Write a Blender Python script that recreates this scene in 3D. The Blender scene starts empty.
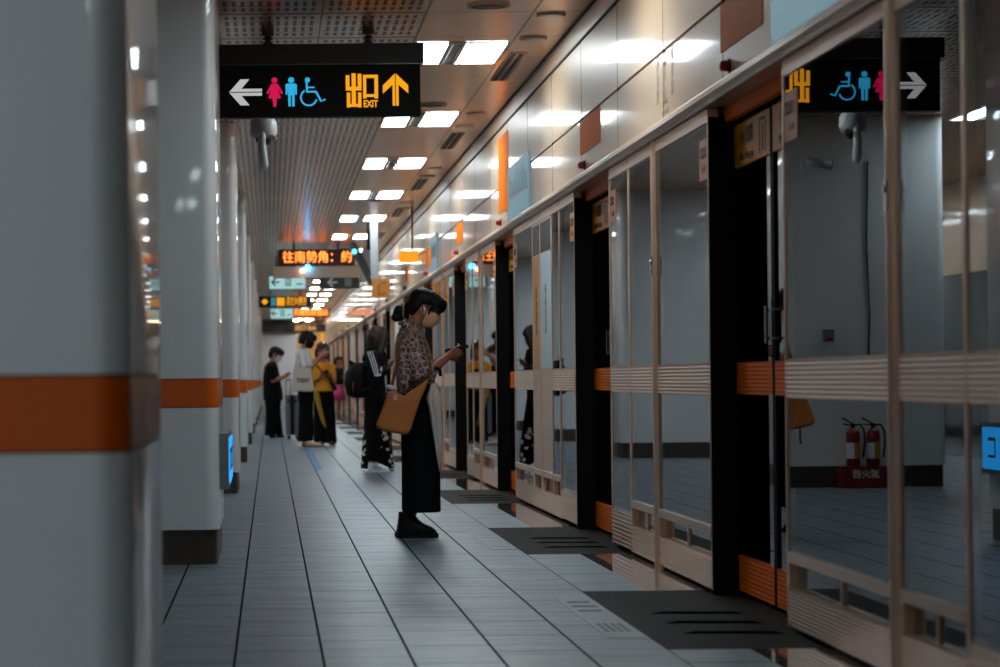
import bpy, bmesh, math, random
from mathutils import Vector, Matrix
random.seed(7)
C = bpy.context.scene
COL = C.collection
# ------------------------------------------------------------------ camera, world, exposure
cam_d = bpy.data.cameras.new('camera'); cam = bpy.data.objects.new('camera', cam_d); COL.objects.link(cam)
cam_d.lens = 100.0; cam_d.sensor_width = 36.0; cam_d.sensor_fit = 'HORIZONTAL'
cam_d.shift_x = 0.230; cam_d.shift_y = 0.0475
cam_d.clip_start = 0.1; cam_d.clip_end = 400
cam.matrix_world = Matrix.Translation((0, 0, 1.0)) @ Matrix.Rotation(math.pi/2, 4, 'X') @ Matrix.Rotation(-0.0105, 4, 'Z')
cam_d.dof.use_dof = True; cam_d.dof.focus_distance = 17.6; cam_d.dof.aperture_fstop = 4.2
C.camera = cam
C.view_settings.view_transform = 'Standard'; C.view_settings.look = 'None'
C.view_settings.exposure = 0.0; C.view_settings.gamma = 1.0; C.view_settings.use_curve_mapping = False
w = bpy.data.worlds.new('world'); C.world = w; w.use_nodes = True
w.node_tree.nodes['Background'].inputs[0].default_value = (0.012, 0.016, 0.02, 1)
w.node_tree.nodes['Background'].inputs[1].default_value = 1.0
LAMP = 23.0          # radiance of the ceiling diffusers

# ------------------------------------------------------------------ materials
def s2l(c): return tuple(((v/255)/12.92 if v <= 10 else (((v/255)+.055)/1.055)**2.4) for v in c)
def mat(name, rgb, rough=.5, metal=0, spec=.5, coat=0, coat_r=.05, emis=None, es=0, alpha=1, trans=0):
    m = bpy.data.materials.new(name); m.use_nodes = True
    p = m.node_tree.nodes['Principled BSDF']
    p.inputs['Base Color'].default_value = (*rgb, 1); p.inputs['Roughness'].default_value = rough
    p.inputs['Metallic'].default_value = metal; p.inputs['Specular IOR Level'].default_value = spec
    p.inputs['Coat Weight'].default_value = coat; p.inputs['Coat Roughness'].default_value = coat_r
    if emis: p.inputs['Emission Color'].default_value = (*emis, 1); p.inputs['Emission Strength'].default_value = es
    p.inputs['Alpha'].default_value = alpha; p.inputs['Transmission Weight'].default_value = trans
    return m
class NT:
    """tiny node graph helper"""
    def __init__(s, m): s.t = m.node_tree; s.p = s.t.nodes['Principled BSDF']
    def n(s, ty, **kw):
        q = s.t.nodes.new(ty)
        for k, v in kw.items(): setattr(q, k, v)
        return q
    def l(s, a, b): s.t.links.new(a, b)
    def math(s, op, a, b=None, c=None):
        q = s.n('ShaderNodeMath', operation=op)
        for i, v in enumerate((a, b, c)):
            if v is None: continue
            if isinstance(v, (int, float)): q.inputs[i].default_value = v
            else: s.l(v, q.inputs[i])
        return q.outputs[0]
    def mix(s, f, a, b):
        q = s.n('ShaderNodeMix', data_type='RGBA')
        for i, v in ((0, f), (6, a), (7, b)):
            if isinstance(v, (int, float)): q.inputs[i].default_value = v
            elif isinstance(v, tuple): q.inputs[i].default_value = (*v, 1)
            else: s.l(v, q.inputs[i])
        return q.outputs[2]
    def pos(s, obj=False):
        if obj: o = s.n('ShaderNodeTexCoord').outputs['Object']
        else: o = s.n('ShaderNodeNewGeometry').outputs['Position']
        x = s.n('ShaderNodeSeparateXYZ'); s.l(o, x.inputs[0]); return o, x.outputs[0], x.outputs[1], x.outputs[2]
    def noise(s, vec, scale, detail=2, rough=.5, dims='3D'):
        q = s.n('ShaderNodeTexNoise'); q.inputs['Scale'].default_value = scale; q.inputs['Detail'].default_value = detail
        q.inputs['Roughness'].default_value = rough
        if vec is not None: s.l(vec, q.inputs['Vector'])
        return q.outputs['Fac']
    def line(s, coord, period, off, width):
        """1 inside a line of given width at off + n*period"""
        f = s.math('FRACT', s.math('DIVIDE', s.math('SUBTRACT', coord, off - width/2), period))
        return s.math('LESS_THAN', f, width/period)
    def scalev(s, vec, sc):
        q = s.n('ShaderNodeMapping'); q.inputs['Scale'].default_value = sc; s.l(vec, q.inputs['Vector']); return q.outputs[0]
    def bump(s, h, strength=.3, dist=.01):
        q = s.n('ShaderNodeBump'); q.inputs['Strength'].default_value = strength; q.inputs['Distance'].default_value = dist
        s.l(h, q.inputs['Height']); s.l(q.outputs[0], s.p.inputs['Normal'])
    def base(s, c): s.l(c, s.p.inputs['Base Color'])
    def rough(s, c): s.l(c, s.p.inputs['Roughness'])
def noisy(name, c1, c2, scale, rough=.5, stretch=(1, 1, 1), bump=0, **kw):
    m = mat(name, c1, rough, **kw); g = NT(m); o, x, y, z = g.pos(True)
    f = g.noise(g.scalev(o, stretch), scale, 3); g.base(g.mix(f, c1, c2))
    if bump: g.bump(f, bump, .01)
    return m

M = {}
M['enamel'] = noisy('white column enamel', s2l((218, 220, 221)), s2l((209, 212, 213)), 1.2, .4, coat=.55, coat_r=.035)
M['orange_enamel'] = mat('orange enamel', s2l((204, 86, 2)), .35, coat=.35, coat_r=.08)
M['granite'] = noisy('dark brown granite', s2l((74, 60, 52)), s2l((40, 33, 30)), 60, .45)
M['seam'] = mat('dark joint', (.02, .017, .015), .6)
M['steel'] = noisy('rosy satin steel', s2l((240, 200, 172)), s2l((234, 192, 164)), 2, .3, metal=.6)
M['steel_plate'] = noisy('rosy steel plate', s2l((240, 200, 172)), s2l((234, 192, 164)), 2, .3, metal=.5)
M['orange_rib'] = mat('orange ribbed steel', s2l((238, 108, 2)), .5, spec=.1)
M['black'] = mat('black jamb', (.008, .0062, .0052), .7, spec=.1)
M['rubber'] = mat('black rubber', (.008, .008, .008), .7, spec=.15)
M['darkmetal'] = mat('dark brown metal', s2l((44, 36, 33)), .45, metal=.3)
M['chrome'] = mat('bright steel', (.6, .6, .6), .2, metal=1)
M['fascia'] = noisy('glossy cream fascia', s2l((226, 188, 152)), s2l((216, 176, 141)), .8, .38, coat=.4, coat_r=.06, metal=.25)
M['lip'] = mat('satin champagne rail', s2l((236, 196, 164)), .3, metal=.4)
M['trimbeige'] = mat('beige trim', s2l((190, 166, 146)), .6, spec=.25)
M['fascia_orange'] = mat('orange fascia print', s2l((244, 118, 0)), .6, spec=.03)
M['white'] = mat('white plastic', s2l((215, 220, 224)), .35)
M['grey_plastic'] = mat('grey plastic', s2l((120, 120, 122)), .4)
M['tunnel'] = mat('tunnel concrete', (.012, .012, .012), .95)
M['poster_orange'] = mat('orange poster', s2l((236, 160, 84)), .5)
M['poster_blue'] = mat('pale blue poster', s2l((196, 212, 220)), .5)
M['red'] = mat('red plastic', s2l((150, 12, 16)), .3)
def emit(name, rgb, s):
    m = mat(name, (0.01, 0.01, 0.01), .6, emis=rgb, es=s); return m
M['lamp'] = emit('lamp diffuser', (.78, .93, 1.0), LAMP)
M['louvre'] = mat('lamp louvre', s2l((150, 150, 150)), .25, metal=.8)
# glass of the screens: clear pane, strong mirror at grazing angle
def glass(name, ior, tint):
    m = bpy.data.materials.new(name); m.use_nodes = True; t = m.node_tree; t.nodes.clear()
    o = t.nodes.new('ShaderNodeOutputMaterial'); mx = t.nodes.new('ShaderNodeMixShader'); fr = t.nodes.new('ShaderNodeFresnel')
    tr = t.nodes.new('ShaderNodeBsdfTransparent'); gl = t.nodes.new('ShaderNodeBsdfGlossy')
    tr.inputs[0].default_value = (*tint, 1); gl.inputs['Roughness'].default_value = .008; gl.inputs[0].default_value = (.93, .95, .97, 1)
    fr.inputs[0].default_value = ior
    t.links.new(fr.outputs[0], mx.inputs[0]); t.links.new(tr.outputs[0], mx.inputs[1]); t.links.new(gl.outputs[0], mx.inputs[2]); t.links.new(mx.outputs[0], o.inputs[0])
    return m
M['glass'] = glass('screen glass', 2.8, (.7, .74, .74))
M['sticker_yellow'] = mat('yellow sticker', s2l((228, 142, 28)), .4)
M['sticker_pink'] = mat('salmon sticker', s2l((226, 150, 110)), .5)
M['ink'] = mat('dark ink', s2l((40, 34, 30)), .5)
M['faint_ink'] = mat('faint grey print', s2l((162, 142, 122)), .4)

# ceiling: perforated trays on the left, plain glossy panels on the right
def ceil_mat():
    m = mat('ceiling panels', s2l((176, 158, 140)), .27, metal=.6, coat=.1, coat_r=.12); g = NT(m); o, x, y, z = g.pos()
    perf = g.math('LESS_THAN', x, 1.0)
    slot = g.line(x, .0545, .02, .025)
    fy = g.math('MULTIPLY', g.math('FRACT', g.math('DIVIDE', g.math('SUBTRACT', y, .05), 1.24)), 1.0)
    iny = g.math('MULTIPLY', g.math('GREATER_THAN', fy, .10), g.math('LESS_THAN', fy, .90))
    fx = g.math('FRACT', g.math('DIVIDE', g.math('SUBTRACT', x, .35), .66))
    inx = g.math('MULTIPLY', g.math('GREATER_THAN', fx, .06), g.math('LESS_THAN', fx, .94))
    gap = g.math('SUBTRACT', 1, g.line(y, .31, .05, .07))
    sl = g.math('MULTIPLY', g.math('MULTIPLY', slot, iny), g.math('MULTIPLY', inx, perf)); sl = g.math('MULTIPLY', sl, gap)
    seamy = g.line(y, 1.24, .05, .022)
    sx = g.math('MULTIPLY', g.line(x, .66, .35, .012), perf)
    sx2 = g.line(g.math('MINIMUM', x, 1.9), 50, 1.68, .014)
    seam = g.math('MAXIMUM', g.math('MAXIMUM', seamy, sx), g.math('MAXIMUM', sx2, g.math('MULTIPLY', g.line(y, 1.24, .05, .07), perf)))
    seam = g.math('MAXIMUM', seam, g.math('MULTIPLY', g.math('GREATER_THAN', x, .995), g.math('LESS_THAN', x, 1.015)))
    f = g.noise(g.scalev(o, (1, .4, 1)), 1.3, 2)
    col = g.mix(f, s2l((250, 200, 158)), s2l((236, 186, 144)))
    col = g.mix(g.math('MULTIPLY', perf, .4), col, s2l((226, 192, 164)))
    col = g.mix(g.math('MULTIPLY', seam, .9), col, s2l((50, 40, 34)))
    col = g.mix(g.math('MULTIPLY', sl, .92), col, s2l((40, 34, 30)))
    g.base(col); k_ = g.math('SUBTRACT', 1, g.math('MULTIPLY', g.math('MAXIMUM', sl, g.math('MULTIPLY', seam, .8)), .9))
    g.l(g.math('MULTIPLY', k_, .6), g.p.inputs['Metallic']); g.l(g.math('MULTIPLY', k_, .5), g.p.inputs['Specular IOR Level']); g.l(g.math('MULTIPLY', k_, .1), g.p.inputs['Coat Weight'])
    return m
M['ceiling'] = ceil_mat()
# platform floor: long slabs with fine cross ribs
def floor_mat(name, c1, c2, ribs, rough, x0=-.137, px=.3175, py=.635, xl=True, ribk=.75):
    m = mat(name, c1, rough, coat=.0); g = NT(m); o, x, y, z = g.pos()
    colx = g.math('FLOOR', g.math('DIVIDE', g.math('SUBTRACT', x, x0), px))
    yo = g.math('ADD', y, g.math('MULTIPLY', g.math('FRACT', g.math('MULTIPLY', colx, .37)), py))
    seamy = g.line(yo, py, .1, .012)
    rowy = g.math('FLOOR', g.math('DIVIDE', yo, py))
    wn = g.n('ShaderNodeTexWhiteNoise', noise_dimensions='2D'); cb = g.n('ShaderNodeCombineXYZ')
    g.l(colx, cb.inputs[0]); g.l(rowy, cb.inputs[1]); g.l(cb.outputs[0], wn.inputs['Vector'])
    f = g.noise(g.scalev(o, (1.2, 5, 1)), 1.6, 4, .6)
    rn = g.noise(g.scalev(o, (1.5, 30, 1)), 1, 3, .6)
    col = g.mix(f, c1, c2)
    col = g.mix(g.math('MULTIPLY', wn.outputs['Value'], .22), col, c2)
    if ribs:
        rb = g.line(y, .106, 0, .016)
        dash = g.math('GREATER_THAN', rn, .40)
        col = g.mix(g.math('MULTIPLY', g.math('MULTIPLY', rb, dash), ribk), col, (.02, .02, .02))
    col = g.mix(g.math('MULTIPLY', seamy, .6), col, (.02, .02, .02))
    if xl:
        sx = g.line(x, px, x0, .010)
        col = g.mix(g.math('MULTIPLY', sx, .95), col, (.010, .009, .009))
    g.base(col); dk = seamy
    if xl: dk = g.math('MAXIMUM', dk, sx)
    if ribs: dk = g.math('MAXIMUM', g.math('MULTIPLY', dk, 1.0), g.math('MULTIPLY', g.math('MULTIPLY', rb, dash), ribk))
    g.l(g.math('MULTIPLY', g.math('SUBTRACT', 1, dk), .5), g.p.inputs['Specular IOR Level'])
    g.rough(g.math('ADD', rough - .08, g.math('MULTIPLY', f, .2)))
    return m
M['floor'] = floor_mat('platform slabs', s2l((107, 121, 131)), s2l((79, 91, 100)), True, .36)
M['floor_edge'] = floor_mat('edge slabs', s2l((120, 130, 136)), s2l((98, 107, 112)), True, .4, xl=False, ribk=.25)
M['polish'] = mat('polished pale stone', s2l((176, 160, 148)), .06, coat=1, coat_r=.02)
M['darkslab'] = noisy('dark door slab', s2l((38, 28, 22)), s2l((28, 21, 17)), 8, .6, spec=.03)
M['sticker_floor'] = mat('pale floor sticker', s2l((128, 134, 138)), .5)
M['blue_tape'] = mat('blue floor strip', s2l((40, 104, 140)), .5)
M['black_ink'] = mat('black marking', (.004, .004, .004), .8, spec=0)
M['wall_dark'] = mat('dark far side screen', s2l((30, 26, 25)), .12, coat=.5)
M['wall_white'] = mat('white end wall', s2l((235, 228, 228)), .5)
M['wall_tan'] = mat('tan end wall', s2l((240, 176, 104)), .5)
M['wall_lintel'] = mat('grey lintel', s2l((70, 66, 64)), .6)  # the lintel's own dark grey

# ------------------------------------------------------------------ mesh helpers
def wloc(o):
    v = Vector((0, 0, 0))
    while o is not None: v = v + o.location; o = o.parent
    return v
def recalc(me):
    bm = bmesh.new(); bm.from_mesh(me); bmesh.ops.recalc_face_normals(bm, faces=bm.faces); bm.to_mesh(me); bm.free()
class MB:
    def __init__(s): s.v = []; s.f = []; s.mi = []; s.cur = 0
    def add(s, vs, fs):
        n = len(s.v); s.v += [tuple(p) for p in vs]; s.f += [tuple(n+i for i in f) for f in fs]; s.mi += [s.cur]*len(fs)
        return s
    def box(s, x0, x1, y0, y1, z0, z1):
        vs = [(x, y, z) for x in (x0, x1) for y in (y0, y1) for z in (z0, z1)]
        return s.add(vs, [(0, 1, 3, 2), (4, 6, 7, 5), (0, 4, 5, 1), (2, 3, 7, 6), (0, 2, 6, 4), (1, 5, 7, 3)])
    def quad(s, a, b, c, d): return s.add([a, b, c, d], [(0, 1, 2, 3)])
    def loft(s, rings, cap=True):
        n = len(rings[0]); vs = [p for r in rings for p in r]; fs = []
        for i in range(len(rings)-1):
            for j in range(n):
                k = (j+1) % n
                fs.append((i*n+j, i*n+k, (i+1)*n+k, (i+1)*n+j))
        if cap: fs.append(tuple(range(n))[::-1]); fs.append(tuple((len(rings)-1)*n+j for j in range(n)))
        return s.add(vs, fs)
    def prism(s, poly, fn, a, b):
        """poly of 2-D points, fn(u, v, w) -> 3-D, extruded over w from a to b"""
        n = len(poly)
        vs = [fn(u, v, a) for u, v in poly] + [fn(u, v, b) for u, v in poly]
        fs = [tuple(range(n)), tuple(range(n, 2*n))[::-1]] + [(j, (j+1) % n, n+(j+1) % n, n+j) for j in range(n)]
        return s.add(vs, fs)
    def tube(s, pts, rs, n=10, cap=True, flat=None):
        pts = [Vector(p) for p in pts]
        if isinstance(rs, (int, float)): rs = [rs]*len(pts)
        rings = []; up = None
        for i, p in enumerate(pts):
            d = (pts[min(i+1, len(pts)-1)] - pts[max(i-1, 0)]).normalized()
            if up is None:
                up = Vector((0, 0, 1)) if abs(d.z) < .9 else Vector((1, 0, 0))
            a = d.cross(up).normalized(); b = a.cross(d).normalized(); up = b
            r = rs[i]; ra, rb = (r if isinstance(r, tuple) else (r, r))
            rings.append([p + a*ra*math.cos(t) + b*rb*math.sin(t) for t in [2*math.pi*j/n for j in range(n)]])
        return s.loft(rings, cap)
    def ell(s, c, r, n=16, m=10, rot=None):
        c = Vector(c); rings = []
        for i in range(1, m):
            ph = math.pi*i/m
            ring = []
            for j in range(n):
                t = 2*math.pi*j/n; v = Vector((r[0]*math.sin(ph)*math.cos(t), r[1]*math.sin(ph)*math.sin(t), r[2]*math.cos(ph)))
                if rot: v = rot @ v
                ring.append(c+v)
            rings.append(ring)
        v1 = Vector((0, 0, r[2])); v2 = Vector((0, 0, -r[2]))
        if rot: v1 = rot @ v1; v2 = rot @ v2
        vs = [p for q in rings for p in q] + [c+v1, c+v2]; fs = []
        for i in range(m-2):
            for j in range(n):
                k = (j+1) % n; fs.append((i*n+j, (i+1)*n+j, (i+1)*n+k, i*n+k))
        T = (m-1)*n
        for j in range(n):
            k = (j+1) % n; fs.append((T, j, k)); fs.append((T+1, (m-2)*n+k, (m-2)*n+j))
        return s.add(vs, fs)
    def build(s, name, m, parent=None, smooth=False, kind=None):
        me = bpy.data.meshes.new(name); off = wloc(parent) if parent else Vector((0, 0, 0))
        me.from_pydata([tuple(Vector(p)-off) for p in s.v], [], s.f)
        ms = m if isinstance(m, (list, tuple)) else [m]
        for q in ms: me.materials.append(q)
        if len(ms) > 1:
            for p, i in zip(me.polygons, s.mi): p.material_index = i
        recalc(me)
        if smooth:
            for p in me.polygons: p.use_smooth = True
        o = bpy.data.objects.new(name, me); COL.objects.link(o)
        if parent: o.parent = parent
        if kind: o['kind'] = kind
        return o
def thing(name, label, cat, loc, group=None):
    o = bpy.data.objects.new(name, None); COL.objects.link(o); o.location = loc; o.empty_display_size = .1
    o['label'] = label; o['category'] = cat
    if group: o['group'] = group
    return o
def tag(o, label, cat, group=None):
    o['label'] = label; o['category'] = cat
    if group: o['group'] = group
    return o
def copy_tree(o, parent=None):
    c = o.copy(); COL.objects.link(c)
    if parent: c.parent = parent
    for ch in list(o.children): copy_tree(ch, c)
    return c
def smooth_by_angle(o, deg=35):
    me = o.data
    for p in me.polygons: p.use_smooth = True
    try: me.set_sharp_from_angle(angle=math.radians(deg))
    except Exception: pass
MX_FRONT = Matrix(((1, 0, 0), (0, 0, -1), (0, 1, 0)))          # lettering that faces the camera (-Y)
MX_LEFT = Matrix(((0, 0, -1), (-1, 0, 0), (0, 1, 0)))          # lettering on surfaces that face -X
def text(name, body, size, pos, m, parent=None, mx=MX_FRONT, depth=.0015, align='CENTER', width=None, bold=0.0, spacing=1.0):
    cu = bpy.data.curves.new(name, 'FONT'); cu.body = body; cu.size = size; cu.extrude = depth; cu.offset = bold
    cu.align_x = align; cu.align_y = 'CENTER'; cu.resolution_u = 2; cu.space_line = spacing
    t = bpy.data.objects.new(name, cu); COL.objects.link(t)
    bpy.context.view_layer.update()
    dg = bpy.context.evaluated_depsgraph_get()
    me = bpy.data.meshes.new_from_object(t.evaluated_get(dg)); bpy.data.objects.remove(t)
    sx = 1.0
    if width:
        xs = [v.co.x for v in me.vertices]
        if xs and max(xs) > min(xs): sx = width/(max(xs)-min(xs))
    off = wloc(parent) if parent else Vector((0, 0, 0))
    for v in me.vertices:
        v.co.x *= sx; v.co = mx @ v.co + Vector(pos) - off
    me.name = name; me.materials.clear(); me.materials.append(m)
    o = bpy.data.objects.new(name, me); COL.objects.link(o)
    if parent: o.parent = parent
    return o
ORD = ['first', 'second', 'third', 'fourth', 'fifth', 'sixth', 'seventh', 'eighth', 'ninth', 'tenth', 'eleventh', 'twelfth', 'thirteenth', 'fourteenth', 'fifteenth', 'sixteenth', 'seventeenth', 'eighteenth', 'nineteenth', 'twentieth', 'twenty-first', 'twenty-second', 'twenty-third', 'twenty-fourth', 'twenty-fifth']
# ------------------------------------------------------------------ door openings and walls between them along the screen line
XF = 2.02                      # face of the platform screen
FAR = [12.75, 18.37, 24.79, 30.36, 36.25, 41.87, 48.29, 53.86, 59.75, 65.37, 71.8, 77.4, 83.3, 88.9, 95.3, 100.9]
FAR = [7.1] + FAR
NEAR = [f-1.87 for f in FAR]
NEAR[1] = 10.90; NEAR[2] = 16.48; NEAR[3] = 22.95; NEAR[4] = 28.55
YEND = 112.0; YNEAR = -9.0
CZ = 3.30
# floor
fl = MB()
def fq(x0, x1, y0, y1, mi, z=0):
    fl.cur = mi; fl.quad((x0, y0, z), (x1, y0, z), (x1, y1, z), (x0, y1, z))
fq(-4.3, 1.4505, YNEAR, YEND, 0)
yc = YNEAR
for i in range(len(FAR)):
    a, b = NEAR[i]-.72, FAR[i]+.26
    fq(1.4505, 1.75, yc, a, 1); fq(1.75, 2.16, yc, a, 2)
    fq(1.4505, 2.16, a, b, 3); yc = b
fq(1.4505, 1.75, yc, YEND, 1); fq(1.75, 2.16, yc, YEND, 2)
fl.cur = 4
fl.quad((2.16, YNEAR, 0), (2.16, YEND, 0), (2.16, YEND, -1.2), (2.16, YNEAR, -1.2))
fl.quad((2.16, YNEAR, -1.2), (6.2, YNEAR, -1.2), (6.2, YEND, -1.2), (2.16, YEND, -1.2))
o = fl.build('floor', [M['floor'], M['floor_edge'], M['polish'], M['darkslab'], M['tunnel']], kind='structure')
# ceiling
cl = MB(); cl.box(-4.3, 2.06, YNEAR, YEND, CZ, CZ+.1); cl.build('ceiling', M['ceiling'], kind='structure')
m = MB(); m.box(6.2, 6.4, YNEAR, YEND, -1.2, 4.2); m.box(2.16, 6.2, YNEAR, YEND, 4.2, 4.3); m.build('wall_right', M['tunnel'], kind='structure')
# far side of the island platform (dark screens under a cream header)
m = MB(); m.box(-4.5, -4.3, YNEAR, YEND, 0, 2.2); m.cur = 1; m.box(-4.5, -4.25, YNEAR, YEND, 2.2, CZ+.1)
m.build('wall_left', [M['wall_dark'], M['fascia']], kind='structure')
m = MB(); m.box(-4.5, 6.4, YNEAR-.1, YNEAR, -1.2, 4.2); m.build('wall_back', M['wall_dark'], kind='structure')
# end wall: white service room front, tan panelling, dark lintel
m = MB(); m.box(-4.5, 1.05, YEND-6, YEND, 0, 2.85); m.cur = 1; m.box(1.05, 2.1, YEND-6, YEND, 0, CZ)
m.cur = 2; m.box(-4.5, 1.05, YEND-6.4, YEND, 2.85, CZ); m.cur = 3; m.box(2.1, 6.4, YEND-1, YEND, -1.2, 4.2)
m.build('wall_front', [M['wall_white'], M['wall_tan'], M['wall_lintel'], M['tunnel']], kind='structure')
# fascia above the screens, seam at 2.67, rail lip, cove trim at the ceiling
m = MB(); m.box(2.03, 2.2, YNEAR, YEND, 2.675, 3.165); m.box(2.03, 2.2, YNEAR, YEND, 2.31, 2.658)
m.cur = 1; m.box(2.045, 2.16, YNEAR, YEND, 2.3, CZ+.1)
for y in [YNEAR+.9+1.86*i for i in range(65)]: m.box(2.0285, 2.04, y, y+.003, 2.31, 3.165)
m.cur = 2; m.box(2.16, 2.3, YNEAR, YEND, 2.2, 4.2)
m.build('trim_1', [M['fascia'], M['seam'], M['tunnel']], kind='structure')
prof = [(1.985, 2.245), (1.972, 2.262), (1.972, 2.285), (1.985, 2.297), (2.01, 2.303), (2.01, 2.312), (2.16, 2.312), (2.16, 2.19), (2.12, 2.19), (2.12, 2.235), (2.0, 2.235)]
m = MB(); m.prism(prof, lambda u, v, w: (u, w, v), YNEAR, YEND)
m.build('trim_2', M['lip'], kind='structure')
prof = [(2.022, 3.18), (2.008, 3.284), (2.008, 3.292), (2.05, 3.292), (2.05, 3.18)]
m = MB(); m.prism(prof, lambda u, v, w: (u, w, v), YNEAR, YEND); m.cur = 1
m.box(1.99, 2.007, YNEAR, YEND, 3.293, 3.3005); m.box(2.018, 2.029, YNEAR, YEND, 3.166, 3.1795)
m.build('trim_3', [M['fascia'], M['seam']], kind='structure')

# ------------------------------------------------------------------ platform screen walls
def ribbed(m, y0, y1, z0, z1, x=XF, n=8, d=.0022):
    """ribbed sheet: horizontal flutes, extruded along the platform"""
    h = (z1-z0)/n; prof = []
    for i in range(n):
        for q in range(6): prof.append((x+d*.5*(1-math.cos(2*math.pi*q/6)), z0+(i+q/6)*h))
    prof += [(x, z1), (x+.04, z1), (x+.04, z0)]
    m.prism(prof, lambda u, v, w: (u, w, v), y0, y1)
ZT = 2.17
def sticker(par, y0, y1, z0, z1, x, lines, mm='sticker_pink'):
    m = MB(); m.box(x-.002, x, y0, y1, z0, z1); o = m.build('sticker', M[mm], par)
    for (txt, sz, fy, fz, wd) in lines:
        text('lettering', txt, sz, (x-.0025, y1-(y1-y0)*fy, z1-(z1-z0)*fz), M['ink'], o, MX_LEFT, .0005, width=wd)
    return o
def bay(par, y0, y1, style):
    """one bay between frame members, y0 near edge, y1 far edge"""
    f = MB()
    t = .018                                                      # slim frame
    f.box(XF, XF+.05, y0, y0+t, 0.02, ZT+.03); f.box(XF, XF+.05, y1-t, y1, 0.02, ZT+.03)
    f.box(XF, XF+.05, y0+t, y1-t, ZT-.0, ZT+.06)
    k = MB(); rl = MB(); g = MB(); a, b = y0+t, y1-t
    if style == 'opaque':
        k.box(XF+.004, XF+.045, a, b, .31, ZT)
    else:
        ribbed(rl, a, b, .917, 1.06)
        f.box(XF+.01, XF+.045, a, b, 1.06, 1.066); f.box(XF+.01, XF+.045, a, b, .911, .917)
        g.box(XF+.006, XF+.012, a, b, 1.066, ZT)
    if style == 'leaf':
        ribbed(k, a, b, .03, .22, n=8); g.box(XF+.006, XF+.012, a, b, .22, .911)
        f.box(XF+.008, XF+.045, a, b, .22, .235)
    else:
        k.box(XF+.004, XF+.045, a, b, .02, .04); ribbed(k, a, b, .03, .165, n=9, d=.002)
        f.box(XF-.004, XF+.045, a, b, .272, .312)
        if style != 'opaque': g.box(XF+.006, XF+.012, a, b, .312, .911)
        n = 2 if (y1-y0) > 1.2 else 1
        st = (b-a)
        f.box(XF, XF+.045, b-.03, b, .165, .272)
        for q in ([.55] if n == 1 else [.52]): f.box(XF+.026, XF+.034, a+st*q-.010, a+st*q+.010, .165, .272)
        v = MB(); v.box(XF+.036, XF+.04, a, b-.03, .165, .272); v.build('vent_window', M['glass'], par)
    f.build('frame', M['steel'], par); k.build('kick_plate', M['steel_plate'], par)
    if rl.v: rl.build('rail', M['steel_plate'], par)
    if g.v: g.build('pane', M['glass'], par)
def post(par, y):
    m = MB(); sec = [(XF+.03, -.03), (XF-.006, -.03), (XF-.015, -.022), (XF-.018, 0), (XF-.015, .022), (XF-.006, .03), (XF+.03, .03)]
    m.prism(sec, lambda u, v, w: (u, y+v, w), .0, ZT+.06); p = m.build('post', M['steel'], par); smooth_by_angle(p, 50)
    l = MB(); l.box(XF-.022, XF-.016, y-.018, y+.018, 1.53, 1.63); l.tube([(XF-.022, y, 1.60), (XF-.028, y, 1.60)], .012, 12)
    l.build('lock', M['chrome'], p)
    return p
POST_D = MB()
wall_kinds = {0: 'A', 1: 'B', 2: 'C', 3: 'B', 4: 'A', 5: 'B', 6: 'C', 7: 'B', 8: 'A'}
for i in range(len(FAR)-1):
    y0, y1 = FAR[i], NEAR[i+1]
    L = y1-y0; kd = wall_kinds.get(i, 'BCBA'[(i-9) % 4])
    near_i = ORD[i]; lab = 'glass platform screen wall on the right, %s from the camera' % near_i
    t = thing('platform_screen', lab, 'screen wall', (XF, (y0+y1)/2, 0), 'platform screen walls along the right side')
    if kd == 'A':
        q1, q2 = y0+L*.255, y0+L*.485
        bay(t, y0, q1, 'leaf'); bay(t, q1, q2-.0, 'glass'); post(t, q2+.06); bay(t, q2+.06, y1, 'glass')
    elif kd == 'B':
        q1, q2 = y0+L*.47, y0+L*.765
        bay(t, y0, q1, 'glass'); post(t, q1+.04); bay(t, q1+.04, q2, 'glass'); bay(t, q2, y1, 'leaf')
    else:
        e = [y0, y0+L*.214, y0+L*.334, y0+L*.51, y0+L*.64, y1]
        bay(t, e[0], e[1], 'leaf'); bay(t, e[1], e[2], 'glass'); bay(t, e[2], e[3], 'opaque'); bay(t, e[3], e[4], 'opaque'); bay(t, e[4], e[5], 'glass')
        if i < 8:
            for (ya, yb, cm, tx) in ((e[3]+.04, e[4]-.04, 'poster_orange', '請勿飲食'), (e[2]+.04, e[3]-.04, 'poster_blue', '列車資訊')):
                m = MB(); m.box(XF+.001, XF+.004, ya, yb, 1.07, 1.92); p = m.build('poster', M.get(cm) or M['white'], t)
                m = MB(); m.box(XF+.001, XF+.004, ya, yb, 1.93, 2.15); m.build('picture', M['darkmetal'], p)
                text('lettering', '\n'.join(tx), .10, (XF+.0005, (ya+yb)/2, 1.5), M['ink'], p, MX_LEFT, .0005, spacing=.9)
    if i < 8:
        sticker(t, y1-.29, y1-.025, 1.91, 2.10, XF+.005, [('緊急出口', .06, .45, .35, .17), ('Exit', .05, .6, .72, .12)])
        sticker(t, y0+.025, y0+.27, 1.91, 2.10, XF+.005, [('緊急出口', .06, .5, .35, .17), ('Exit', .05, .5, .72, .12)], 'sticker_yellow' if i >= 2 else 'sticker_pink')
    # black jamb at the near end of the wall (towards the door opening beyond the first wall)
    m = MB(); m.box(XF+.003, 2.138, y0-.012, y0-.001, 0, 2.19); m.box(XF+.06, 2.14, y0, y0+.06, 0, 2.2)
    m.build('jamb', M['black'], t)
    m = MB(); m.box(XF+.055, 2.14, y1-.05, y1, 0, 2.2); m.build('jamb', M['black'], t)
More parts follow.
